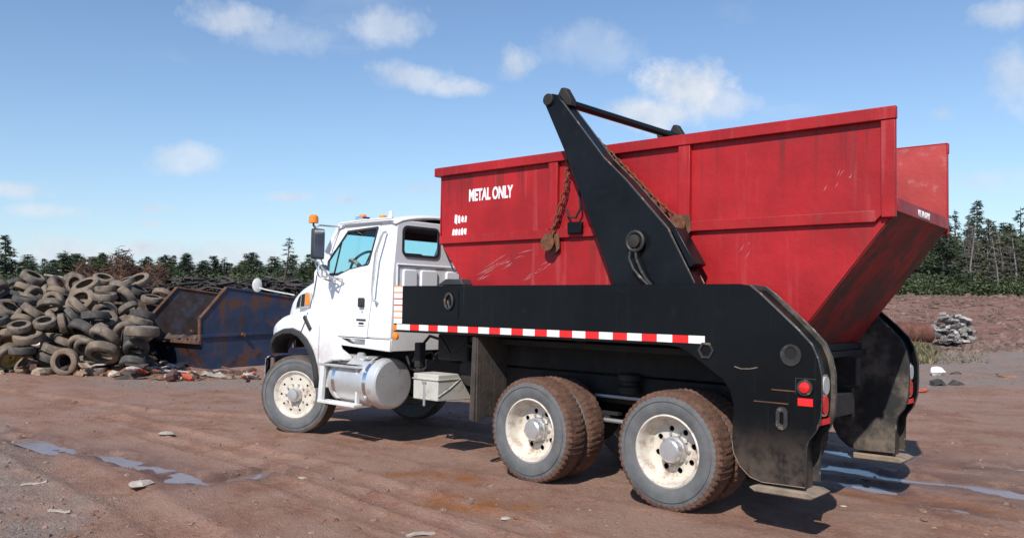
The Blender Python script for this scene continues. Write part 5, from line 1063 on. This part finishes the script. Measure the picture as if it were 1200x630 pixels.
# ------------------------------------------------------------------ tangle of brushwood and scrap behind the tyres
def stick_heap(name, label, cat, c, m, n, halfw, halfd, hfun, lr=(.5, 1.6), rr=(.012, .04), seed=1, flat=.35):
    q = random.Random(seed); b = B()
    for i in range(n):
        L = c[0] + q.uniform(-halfw, halfw); D = c[1] + q.uniform(-halfd, halfd); top = hfun(L, D)
        if top < .05: continue
        z = top * q.uniform(.35, 1.0) ** .6; a = q.random() * 6.28; up = q.gauss(0, flat); l = q.uniform(*lr); d = Vector((math.cos(a), math.sin(a), up)).normalized(); x, y = LD(L, D); p = Vector((x, y, z + GB + 0.0))
        p.z = max(p.z, GB + .1 + abs(d.z) * l / 2)
        r0 = q.uniform(*rr)
        mid = p + Vector((q.gauss(0, .06), q.gauss(0, .06), q.gauss(0, .06)))
        b.tube([p - d * l / 2, mid, p + d * l / 2], [r0, r0 * .8, r0 * .45], 4)
    o = b.obj(name, m, weld=False, smooth_=False); tag(o, label, cat, kind='stuff'); return o
M['brush'] = mat('dead_brushwood', (.105, .055, .036), .95, var=.5, vs=1.6, spots=[((.05, .03, .024), 2, .5, .62), ((.19, .12, .085), 4, .6, .72)])
M['darkscrap'] = mat('dark_scrap', (.045, .038, .036), .8, var=.5, vs=2, spots=[((.14, .11, .10), 4, .58, .7), ((.10, .045, .025), 3, .55, .68)])
bh = lambda L, D: (2.1 * math.exp(-((L + 12.9) / 1.35) ** 2) + 1.6 * math.exp(-((L + 11.2) / 1.2) ** 2) + 1.5 * math.exp(-((L + 14.8) / 1.5) ** 2)) * math.exp(-((D - 27) / 1.5) ** 2) * (1 + .22 * math.sin(L * 5.1) * math.sin(D * 3.7)) + .3
P = []
for j in range(30):
    P.append([(*LD(-16 + i * 7.5 / 90, 25.2 + j * .13), GB - .1 + .86 * bh(-16 + i * 7.5 / 90, 25.2 + j * .13) + .16 * rnd.random()) for i in range(91)])
b = B(); b.grid(P); o = b.obj('brushwood_core', M['brush'], smooth_=False); tag(o, 'packed brown litter in the middle of the brushwood heap', 'mound', kind='structure')
stick_heap('brushwood_heap', 'reddish brown tangle of dead brushwood piled behind the tyre heap', 'brushwood', (-12.5, 27), M['brush'], 12000, 2.8, 1.4, bh, (.12, .6), (.005, .018), 4, .5)
stick_heap('brushwood_limbs', 'longer dead limbs lying through the brushwood heap', 'branches', (-12.6, 27), M['brush'], 160, 2.2, 1.2, bh, (.6, 1.4), (.015, .035), 6, .2)
stick_heap('scrap_heap', 'low dark heap of flat metal and timber scrap behind the tyres and skip', 'scrap heap', (-8.8, 27), M['darkscrap'], 2600, 3.4, 1.4, lambda L, D: (2.25 + .12 * math.sin(L * 3)) * math.exp(-((D - 27) / 1.5) ** 2), (.5, 2.2), (.02, .07), 5, .12)
P = []
for j in range(12):
    P.append([(*LD(-16 + i * 12 / 40, 25.6 + j * .3), GB - .1 + (1.75 + (.5 if 8 < i < 15 else 0) + .2 * rnd.random()) * math.sin(math.pi * j / 11)) for i in range(41)])
b = B(); b.grid(P); o = b.obj('scrap_mound', M['darkscrap'], smooth_=False); tag(o, 'dark core of the brush and scrap heap behind the tyres', 'mound', kind='structure')
# a few long pieces that stand out of the heaps
for (u0, v0, u1, v1, D, r, lab, m) in ((52, 322, 88, 329, 24.0, .035, 'long pale pole lying across the top of the tyre heap', 'scuffwood'), (80, 335, 96, 309, 26.2, .03, 'thin dead branch leaning up out of the brushwood heap', 'brush'), (248, 343, 256, 327, 27.5, .06, 'short upright scrap post sticking up behind the skip', 'scuffwood'), (266, 333, 280, 330, 28, .06, 'pale board end sticking out of the scrap behind the skip', 'scuffwood')):
    if 'scuffwood' not in M: M['scuffwood'] = mat('weathered_wood', (.30, .25, .21), .85, var=.3, vs=6)
    p = [CAM + (FW + RT * (u - 600) / FPX - UP * (v - 315) / FPX) * D for u, v in ((u0, v0), (u1, v1))]
    b = B(); mid = (p[0] + p[1]) / 2 + np.array([0, 0, .03]); b.tube([tuple(p[0]), tuple(mid), tuple(p[1])], [r, r * .9, r * .7], 6); o = b.obj('branch' if m == 'brush' else 'pole', M[m]); tag(o, lab, 'branch' if m == 'brush' else 'pole')

# ------------------------------------------------------------------ rubbish along the foot of the heap
dcol = {'board': ('scrap_board', [(.24, .15, .10), (.32, .24, .17), (.20, .10, .06)]), 'orange': ('plastic_scrap', [(.42, .12, .04), (.50, .10, .05), (.33, .14, .08)]), 'pale': ('pale_scrap', [(.45, .40, .35), (.38, .33, .28)]), 'green': ('green_scrap', [(.06, .20, .10)]), 'dark': ('dark_scrap_piece', [(.07, .05, .045), (.10, .045, .035)])}
dm = {k: [mat(v[0] + '_m', c, .85, var=.3, vs=8, spots=[((.12, .07, .05), 7, .55, .72)]) for c in v[1]] for k, v in dcol.items()}
rd = random.Random(8)
def lump(name, r, m, seed, flat=.5, n=7):
    q = random.Random(seed); b = B(); rows = []
    for j in range(5):
        ph = math.pi * j / 4; rows.append([(r * math.sin(ph) * math.cos(2 * math.pi * i / n) * q.uniform(.7, 1.25) if 0 < j < 4 else 0, r * math.sin(ph) * math.sin(2 * math.pi * i / n) * q.uniform(.7, 1.25) if 0 < j < 4 else 0, r * flat * math.cos(ph) * (q.uniform(.7, 1.2) if 0 < j < 4 else 1)) for i in range(n)])
    vs = [p for row in rows for p in row]; fs = [(j * n + i, j * n + (i + 1) % n, (j + 1) * n + (i + 1) % n, (j + 1) * n + i) for j in range(4) for i in range(n)]
    b.add(vs, fs); return b.obj(name, m, smooth_=False)
def board(name, l, w, t, m, seed):
    q = random.Random(seed); b = B(); n = 5; rows = []
    for i in range(n):
        x = -l / 2 + l * i / (n - 1); zz = q.gauss(0, t * .5); rows.append((x, zz, w / 2 * q.uniform(.75, 1.1), -w / 2 * q.uniform(.75, 1.1)))
    vs = []; 
    for (x, zz, a, c) in rows: vs += [(x, c, zz - t / 2), (x, a, zz - t / 2), (x, a, zz + t / 2), (x, c, zz + t / 2)]
    fs = [(0, 1, 2, 3), tuple(4 * (n - 1) + i for i in (3, 2, 1, 0))]
    for i in range(n - 1):
        for j in range(4): fs.append((4 * i + j, 4 * (i + 1) + j, 4 * (i + 1) + (j + 1) % 4, 4 * i + (j + 1) % 4))
    b.add(vs, fs); return b.obj(name, m, smooth_=False)
LAB = {'board': ('scrap_board', 'splintered brown board among the rubbish at the foot of the tyre heap', 'board'), 'orange': ('plastic_scrap', 'orange-red plastic fragment in the rubbish at the foot of the tyre heap', 'scrap'), 'pale': ('pale_scrap', 'pale grey scrap fragment in the rubbish at the foot of the tyre heap', 'scrap'), 'dark': ('metal_scrap', 'dark rusty metal fragment in the rubbish at the foot of the tyre heap', 'scrap')}
for i in range(130):
    k = rd.choices(list(LAB), [4, 3, 2.2, 4])[0]; u = rd.uniform(-20, 300); v = rd.uniform(434, 447) if u > 150 else rd.uniform(431, 443)
    if u > 205: v = rd.uniform(435, 447)
    x, y = at(u, v, GB); m = rd.choice(dm[k]); g = hz_at(x, y)
    if rd.random() < .62: o = board(LAB[k][0], rd.uniform(.2, .75), rd.uniform(.05, .22), rd.uniform(.02, .05), m, i); zz = .05
    else: r = rd.uniform(.07, .20); o = lump(LAB[k][0], r, m, i, rd.uniform(.35, .8)); zz = r * .3
    if rd.random() < .4 and u < 240 and u > 0: zz += rd.uniform(0, .22)
    o.location = (x, y, g + zz); o.rotation_euler = (rd.gauss(0, .22), rd.gauss(0, .22), rd.random() * 6.28)
    many(o, {'board': 'splintered brown boards', 'orange': 'orange-red plastic fragments', 'pale': 'pale grey scrap fragments', 'dark': 'dark rusty metal fragments'}[k], 'at the tyre heap\'s foot', LAB[k][2], 'rubbish along the foot of the tyre heap')
def one(u, v, fn, lab, cat, lift=.05, rot=None):
    x, y = at(u, v, GB); o = fn; o.location = (x, y, hz_at(x, y) + lift); o.rotation_euler = rot or (rd.gauss(0, .1), rd.gauss(0, .1), rd.random() * 6.28); tag(o, lab, cat); return o
one(102, 434, lump('green_bag', .22, dm['green'][0], 77, .6), 'crumpled green bag at the foot of the tyre heap', 'bag', .08)
one(138, 434, lump('orange_lump', .30, dm['orange'][0], 78, .7), 'large orange-red lump of scrap lying before the tyre heap', 'scrap', .12)
one(24, 437, lump('grey_lump', .28, dm['pale'][0], 79, .6), 'large grey lump lying at the front left foot of the tyre heap', 'rock', .1)
one(158, 400, board('timber_plank', 1.1, .14, .05, dm['board'][1], 80), 'brown plank standing upright against the tyre heap', 'plank', .95, (.1, R(82), 1.2)).location.z = 1.0
o = one(178, 425, board('torn_panel', 1.3, .35, .04, dm['pale'][1], 81), 'torn pale panel leaning in the rubbish by the skip mouth', 'panel', .35, (.3, .25, YAW))
# bits lying on the dirt road
bits = [(195, 509, .13, 'flat pale stone lying alone on the road left of the truck', 'stone'), (165, 570, .13, 'flat grey slab of stone in the left foreground', 'stone'), (353, 559, .06, 'small chalk-white stone on the road before the front wheel', 'stone'), (70, 598, .10, 'thin pale wood chip in the left foreground corner', 'wood chip'), (40, 567, .12, 'long white splinter on the gravel at the far left', 'splinter'), (495, 623, .13, 'white broken twig at the bottom edge of the road', 'twig'), (592, 604, .05, 'white pebble on the road below the middle wheels', 'stone'), (988, 588, .03, 'small white pebble on the dirt behind the rear leg', 'stone')]
pale = mat('bleached_bits', (.40, .345, .29), .85, var=.2, vs=12)
for i, (u, v, r, lab, cat) in enumerate(bits):
    x, y = at(u, v); g = hz_at(x, y)
    o = board(cat.replace(' ', '_'), r * 2, r * .35, .015, pale, i + 200) if cat in ('wood chip', 'splinter', 'twig') else lump('stone', r, pale, i + 200, .28, 8)
    o.location = (x, y, g + (.012 if cat != 'stone' else r * .12)); o.rotation_euler = (rd.gauss(0, .05), rd.gauss(0, .05), YAW + rd.gauss(0, .3)); tag(o, lab, cat)

# ------------------------------------------------------------------ right-hand side: pipe, rubble, litter, weeds
x, y = uD(1048, 30.5)
px_ = empty('rusty_pipe', (x, y, hz_at(x, y) + .34), (0, 0, YAW + R(8)))
tag(px_, 'rust red steel culvert pipe lying along the foot of the earth bank', 'pipe')
b = B(); b.lathe([(.38, -2.6), (.39, 1.35), (.345, 1.35), (.335, -2.6), (.38, -2.6)], seg=28, axis='x'); b.obj('pipe_shell', mat('rusty_pipe_steel', (.13, .05, .036), .85, var=.35, vs=2, spots=[((.07, .03, .02), 3, .5, .65)], bump=.3, bs=20), px_)
for xx in (-1.0, .6):
    b = B(); b.lathe([(.392, xx), (.41, xx + .02), (.41, xx + .06), (.392, xx + .08)], seg=28, axis='x'); b.obj('pipe_band', M['rustedge'], px_)
# stack of grey rubble
q = random.Random(14); cx_, cy_ = uD(1118, 28.9); g0 = hz_at(cx_, cy_)
rub = empty('rubble_stack', (cx_, cy_, g0), (0, 0, YAW)); tag(rub, 'square stack of grey broken slabs and twisted metal on the earth bank', 'rubble stack')
gm_ = [mat('rubble_grey', (.30, .28, .26), .85, var=.4, vs=3, spots=[((.10, .08, .07), 4, .52, .66)]), mat('rubble_pale', (.44, .41, .38), .85, var=.3, vs=3), mat('rubble_dark', (.10, .085, .08), .85, var=.4, vs=3)]
for i in range(120):
    zz = q.random(); w_ = .52 * (1 - .25 * zz)
    o = board('slab', q.uniform(.18, .5), q.uniform(.12, .3), q.uniform(.03, .10), gm_[q.choices([0, 1, 2], [5, 3, 3])[0]], 300 + i); o.parent = rub
    o.location = (q.uniform(-w_, w_), q.uniform(-w_ * .7, w_ * .7), .05 + zz * 1.0); o.rotation_euler = (q.gauss(0, .16), q.gauss(0, .16), q.random() * 6.28)
wt = mat('white_plastic', (.74, .72, .68), .6, var=.08)
def rl(u, v, o, lab, cat, lift):
    x, y = at(u, v, -.06); o.location = (x, y, hz_at(x, y) + lift); o.rotation_euler = (0, 0, YAW + rd.gauss(0, .3)); tag(o, lab, cat)
rl(1098, 439, lump('plastic_bag', .17, wt, 401, .75, 9), 'stuffed white plastic bag on the gravel beside the earth bank', 'bag', .08)
rl(1070, 448, lump('plastic_bag', .10, wt, 402, .75, 9), 'small white plastic bag on the gravel by the right rear leg', 'bag', .05)
rl(1110, 451, board('rubber_strip', .66, .16, .09, TY_TONES[1], 403), 'black strip of torn tyre lying on the gravel right of the truck', 'rubber strip', .045)
rl(1082, 458, board('red_rag', .42, .13, .03, dm['orange'][1], 404), 'faded red rag on the gravel beside the torn tyre strip', 'rag', .02)
rl(1180, 441, board('orange_rag', .40, .2, .03, dm['orange'][2], 405), 'flattened orange rag on the gravel at the far right', 'rag', .02)
rl(1120, 438, board('metal_scrap', .25, .06, .03, dm['dark'][0], 406), 'short dark metal offcut on the gravel right of the white bag', 'scrap', .02)
rl(1132, 424, lump('stone', .11, gm_[2], 407, .6), 'dark stone at the edge of the grey gravel on the right', 'stone', .04)
# weeds at the foot of the bank: too many blades to count
q = random.Random(33); b = B()
for i in range(2000):
    u = q.gauss(1070, 16) if q.random() < .7 else q.uniform(1040, 1160); D = q.uniform(22.0, 27.5) if q.random() < .75 else q.uniform(27, 29.5)
    x, y = uD(u, D); 
    b.cur = 0 if q.random() < .55 else 1
    h_ = q.uniform(.05, .26) * (1 if u < 1095 else .45); a = q.random() * 6.28; lx, ly = math.cos(a) * .02, math.sin(a) * .02; tx, ty = q.gauss(0, .10), q.gauss(0, .10)
    b.add([(x - lx, y - ly, 0), (x + lx, y + ly, 0), (x + lx * .7 + tx * .5, y + ly * .7 + ty * .5, h_ * .6), (x + tx, y + ty, h_)], [(0, 1, 2), (0, 2, 3)])
v_ = np.array(b.v); hh = height(v_[:, 0], v_[:, 1]); 
hh = np.repeat(hh.reshape(-1, 4)[:, :1], 4, 1).ravel()
b.v = [(p[0], p[1], p[2] + h - .01) for p, h in zip(b.v, hh)]
o = b.obj('weeds', [mat('weed_green', (.085, .095, .035), .8, var=.4, vs=2), mat('weed_straw', (.19, .15, .085), .85, var=.3, vs=2)], weld=False, smooth_=False); tag(o, 'ragged green and straw weeds at the foot of the earth bank', 'weeds', kind='stuff')
# stones and clods on the bank
b = B(); q = random.Random(9); X = []; Y_ = []
for i in range(2600):
    D = q.uniform(26, 58); u = q.uniform(960, 1260); x, y = uD(u, D); X.append(x); Y_.append(y)
for x, y, h in zip(X, Y_, height(np.array(X), np.array(Y_))): stone_mesh(b, x, y, h, q.uniform(.04, .16) * (1 if q.random() < .93 else 2), q)
o = b.obj('bank_stones', mat('bank_clods', (.16, .10, .08), .95, var=.5, vs=1.5, spots=[((.33, .28, .25), 2, .62, .68)]), weld=False, smooth_=False); tag(o, 'loose clods and stones over the red earth bank', 'stones', kind='stuff')

# ------------------------------------------------------------------ trees
needle = [mat('spruce_needles', (.060, .088, .034), .75, var=.45, vs=1.2, spots=[((.115, .125, .045), 1.4, .5, .66)]), mat('dark_spruce_needles', (.038, .060, .030), .75, var=.4, vs=1.2, spots=[((.07, .088, .034), 1.4, .5, .66)]), mat('dry_spruce_needles', (.075, .078, .045), .8, var=.4, vs=1.2, spots=[((.10, .085, .065), 1.4, .5, .62)])]
bark = mat('spruce_bark', (.085, .068, .056), .9, var=.3, vs=4); greybark = mat('grey_dead_bark', (.20, .18, .165), .9, var=.3, vs=4)
def spruce(H, w, density, seed, gap=0.0, start=.06, lean=0):
    """trunk with limbs, crown as thousands of needle sprays; returns (trunk mesh, crown mesh)"""
    q = random.Random(seed); t = B(); c = B()
    t.tube([(0, 0, -.1), (lean * .3, 0, H * .35), (lean * .8, 0, H * .7), (lean, 0, H)], [H * .018, H * .014, H * .008, H * .002], 7)
    z = H * start
    while z < H * .985:
        f = z / H; rad = w * (1 - f) ** .8 * q.uniform(.75, 1.15) + .10; n = max(3, int(density * (1 - .35 * f)))
        for k in range(n):
            if q.random() < gap: continue
            a = q.random() * 6.283; l = rad * q.uniform(.55, 1.15); droop = q.uniform(-.32, .05) * l; bx = lean * f
            tip = Vector((bx + math.cos(a) * l, math.sin(a) * l, z + droop)); base = Vector((bx, 0, z))
            t.tube([base[:], tip[:]], [H * .0028, H * .0008], 3, cap=False)
            m = max(3, int(l / .085))
            for i in range(m):
                s = (i + q.random()) / m
                if s < .12: continue
                p = base.lerp(tip, s); p.z += .12 * l * math.sin(s * 3.14)
                for _ in range(3):
                    sz = q.uniform(.10, .22) * (H / 6) ** .5; d = Vector((math.cos(a) * .6 + q.gauss(0, .7), math.sin(a) * .6 + q.gauss(0, .7), q.gauss(-.15, .45))).normalized(); e = d.cross(Vector((q.gauss(0, 1), q.gauss(0, 1), q.gauss(0, 1)))).normalized() * sz * .38
                    c.add([(p - e * .6)[:], (p + e * .6)[:], (p + d * sz * 1.5)[:]], [(0, 1, 2)])
        z += H * q.uniform(.014, .032)
    return t, c
def bare(H, seed):
    q = random.Random(seed); t = B(); c = B()
    t.tube([(0, 0, -.1), (q.gauss(0, .08), q.gauss(0, .08), H * .4), (q.gauss(0, .15), q.gauss(0, .15), H)], [H * .013, H * .010, H * .003], 7)
    for i in range(70):
        z = H * q.uniform(.18, .98); a = q.random() * 6.283; l = (1 - z / H) * H * .14 + q.uniform(.15, .5); tip = Vector((math.cos(a) * l, math.sin(a) * l, z + q.uniform(-.1, .35) * l)); base = Vector((0, 0, z)); t.tube([base[:], tip[:]], [.014, .004], 3, cap=False)
        for j in range(5):
            s = q.uniform(.3, 1); p = base.lerp(tip, s); d = Vector((q.gauss(0, 1), q.gauss(0, 1), q.gauss(.2, .6))).normalized() * q.uniform(.1, .35); t.tube([p[:], (p + d)[:]], [.006, .003], 3, cap=False)
        if q.random() < .35:
            for _ in range(8):
                p = base.lerp(tip, q.uniform(.5, 1)); d = Vector((q.gauss(0, 1), q.gauss(0, 1), q.gauss(0, .6))).normalized() * .16; e = d.cross(Vector((0, 0, 1))).normalized() * .04; c.add([(p - e)[:], (p + e)[:], (p + d)[:]], [(0, 1, 2)])
    return t, c
def bush(Rw, H, seed):
    q = random.Random(seed); t = B(); c = B()
    for i in range(14):
        a = q.random() * 6.28; tip = (math.cos(a) * Rw * q.uniform(.2, .9), math.sin(a) * Rw * q.uniform(.2, .9), H * q.uniform(.5, 1)); t.tube([(0, 0, -.05), tip], [.03, .006], 3, cap=False)
    for i in range(1100):
        a = q.random() * 6.28; r = Rw * math.sqrt(q.random()); zz = H * q.random() * (1 - .55 * (r / Rw) ** 2) ; p = Vector((math.cos(a) * r, math.sin(a) * r, zz)); d = Vector((q.gauss(0, 1), q.gauss(0, 1), q.gauss(.2, .8))).normalized() * q.uniform(.08, .18); e = d.cross(Vector((q.gauss(0, 1), q.gauss(0, 1), 1))).normalized() * .05
        c.add([(p - e)[:], (p + e)[:], (p + d)[:]], [(0, 1, 2)])
    return t, c
protos = []
for i, (spec, nm, nd, bk_) in enumerate([((6, 1.25, 8, 1), 'spruce_tree', 1, bark), ((6, 1.5, 7, 2), 'spruce_tree', 0, bark), ((6, 1.0, 6, 3, .15), 'spruce_tree', 0, bark), ((6, .95, 5, 4, .42), 'spruce_tree', 1, bark), ((6, 1.1, 5, 5, .3, .25), 'spruce_tree', 2, greybark), ((6, 21), 'dead_spruce', 2, greybark), ((6, 22), 'dead_spruce', 2, greybark), ((1.5, 1.7, 31), 'shrub', 0, bark), ((6, 1.35, 4, 9, .5, .30, .5), 'ragged_pine', 1, bark)]):
    t, c = bush(*spec) if nm == 'shrub' else (bare(*spec) if nm == 'dead_spruce' else spruce(*spec))
    mt = t.obj('trunk', bk_, weld=False); mc = c.obj('crown', needle[nd], weld=False, smooth_=False); protos.append((nm, mt.data, mc.data)); bpy.data.objects.remove(mt); bpy.data.objects.remove(mc)
LABS = {0: 'dense dark spruces', 1: 'full green spruces', 2: 'slim green spruces', 3: 'gappy dark spruces', 4: 'half-dry olive spruces', 5: 'bare grey spruces', 6: 'bare grey spruces', 7: 'low green shrubs', 8: 'ragged pines'}
CATS = {'spruce_tree': 'tree', 'dead_spruce': 'dead tree', 'shrub': 'shrub', 'ragged_pine': 'tree'}
def plant(k, u, D, vtop, where, group, label=None, wide=1.0, rz=None):
    x, y = uD(u, D); g = hz_at(x, y); ztop = CAM[2] + (338.0 - vtop) / FPX * D; nm, mt, mc = protos[k]
    s = max(.25, (ztop - g) / (1.7 if k == 7 else 6.0))
    o = empty(nm, (x, y, g - .05), (0, 0, rd.random() * 6.28 if rz is None else rz)); o.scale = (s * wide, s * wide, s)
    for n2, me in (('trunk', mt), ('crown', mc)):
        c = bpy.data.objects.new(n2, me); COL.objects.link(c); c.parent = o
    if label: tag(o, label, CATS[nm], group)
    else: many(o, LABS[k], where, CATS[nm], group)
    return o
q = random.Random(77)
# left treeline behind the heap
for (k, u, v, D, w_) in ((0, 6, 274, 62, 1.5), (1, -18, 282, 60, 1.7), (3, 38, 302, 80, 1.7), (0, 52, 302, 82, 1.7), (0, 64, 303, 76, 1.6), (3, 76, 292, 76, 1.5), (0, 97, 300, 74, 1.6), (1, 120, 296, 70, 1.6), (3, 139, 290, 68, 1.9), (3, 187, 300, 82, 1.5), (0, 203, 298, 76, 1.5), (1, 218, 295, 74, 1.7), (3, 263, 300, 84, 1.7), (0, 253, 305, 86, 1.7), (1, 235, 310, 84, 1.8), (0, 283, 308, 88, 1.6), (2, 305, 305, 86, 1.6), (1, 274, 312, 82, 1.8)):
    plant(k, u, D, v, 'in the treeline behind the heap', 'spruces in the left treeline', wide=w_)
plant(8, 331, 46, 277, '', None, 'tall ragged wind-bent pine standing just left of the truck cab', 1.25, YAW + .3)
plant(3, 345, 50, 302, '', None, 'gappy dark spruce beside the ragged pine behind the truck hood', 1.3)
for i in range(56):
    u = -40 + i * 7.4 + q.uniform(-4, 4); plant(q.choice((0, 1, 0, 1)), u, q.uniform(56, 88), q.uniform(294, 314), 'far behind the heap', 'distant spruces on the left', wide=q.uniform(1.9, 2.8))
for i in range(30): plant(7, 190 + q.uniform(0, 170), q.uniform(46, 60), q.uniform(316, 327), 'behind the blue skip', 'shrubs behind the blue skip', wide=q.uniform(1.0, 1.6))
for i in range(16): plant(7, q.uniform(-30, 80), q.uniform(45, 60), q.uniform(314, 325), 'behind the heap', 'shrubs behind the tyre heap', wide=1.4)
# wood on the right
for (k, u, v, D, w_) in ((0, 1066, 268, 66, 1.0), (1, 1084, 256, 64, 1.05), (0, 1100, 262, 68, 1.0), (4, 1112, 250, 63, 1.0), (3, 1120, 244, 66, 1.0), (0, 1146, 233, 66, 1.0), (4, 1136, 250, 62, 1.0), (4, 1158, 256, 61, 1.0), (2, 1165, 262, 66, 1.0), (0, 1176, 274, 63, 1.1), (3, 1197, 241, 62, 1.1), (1, 1214, 250, 64, 1.1), (4, 1185, 280, 60, 1.1), (0, 1050, 274, 66, 1.0), (1, 1034, 268, 68, 1.0)):
    plant(k, u, D, v, 'in the right-hand wood', 'spruces in the right-hand wood', wide=w_)
for i in range(8):
    u = 1085 + q.random() * 125; plant(q.choice((5, 6)), u, q.uniform(58.5, 62), q.uniform(256, 285), 'fronting the right-hand wood', 'grey dead spruces fronting the right-hand wood', wide=q.uniform(.9, 1.3))
for i in range(44):
    u = 985 + i * 6.6 + q.uniform(-4, 4); plant(q.choice((0, 1, 4, 0, 1)), u, q.uniform(60, 80), q.uniform(254, 292), 'deep in the right-hand wood', 'spruces deeper in the right-hand wood', wide=q.uniform(1.2, 1.8))
for i in range(30): plant(7, 1010 + q.uniform(0, 230), q.uniform(58.5, 63), q.uniform(312, 332), 'under the right-hand wood', 'shrubs under the right-hand wood', wide=q.uniform(1.0, 1.8))
# the woods go on out of sight to both sides
for i in range(26):
    plant(q.choice((0, 1, 2)), -60 - i * 40, q.uniform(70, 100), q.uniform(290, 305), 'far behind the heap', 'distant spruces on the left', wide=1.2)
for i in range(14): plant(q.choice((0, 1, 4)), 1235 + i * 30, q.uniform(62, 80), q.uniform(245, 275), 'in the right-hand wood', 'spruces in the right-hand wood', wide=1.2)
for i in range(34): plant(q.choice((0, 1)), 350 + i * 20, q.uniform(80, 110), q.uniform(318, 326) if i < 11 else q.uniform(285, 310), 'behind the truck', 'spruces behind the truck', wide=1.2)

# ------------------------------------------------------------------ order among look-alikes, counted over those in view
bpy.context.view_layer.update()
dg = bpy.context.evaluated_depsgraph_get(); origin = Vector(CAM)
def in_view(o):
    kids = [o] if o.type == 'MESH' else [c for c in o.children if c.type == 'MESH']; names = {c.name for c in kids} | {o.name} | {c.name for c in o.children}
    for c in kids:
        vs = c.data.vertices; st = max(1, len(vs) // 40)
        for i in range(0, len(vs), st):
            p = c.matrix_world @ vs[i].co; d = p - origin; zz = d.dot(Vector(FW))
            if zz < .2 or abs(d.dot(Vector(RT)) / zz) > .62 or abs(d.dot(Vector(UP)) / zz) > .325: continue
            hit, _, _, _, ob, _ = scene.ray_cast(dg, origin, d.normalized(), distance=d.length + .5)
            if not hit or ob.name in names: return True
    return False
ONES = ['', 'first', 'second', 'third', 'fourth', 'fifth', 'sixth', 'seventh', 'eighth', 'ninth', 'tenth', 'eleventh', 'twelfth', 'thirteenth', 'fourteenth', 'fifteenth', 'sixteenth', 'seventeenth', 'eighteenth', 'nineteenth']
def nth(n):
    if n < 20: return ONES[n]
    t = ['', '', 'twent', 'thirt', 'fort', 'fift', 'sixt'][n // 10]
    return t + 'ieth' if n % 10 == 0 else t + 'y-' + ONES[n % 10]
sets = {}
for o, plural, where in RANKED: sets.setdefault((plural, where), []).append(o)
for (plural, where), os_ in sets.items():
    seen = [o for o in os_ if in_view(o)]
    def ucoord(o):
        d = o.matrix_world.translation - origin; return d.dot(Vector(RT)) / d.dot(Vector(FW))
    seen.sort(key=ucoord)
    for i, o in enumerate(seen):
        if len(seen) == 1: o['label'] = f'only one in view of the {plural} {where}'
        else: o['label'] = ('leftmost' if i == 0 else ('rightmost' if i == len(seen) - 1 else nth(i + 1) + ' from left')) + f' of the {plural} {where}'
    for o in os_:
        if o not in seen: o['label'] = f'one of the hidden {plural} {where}'
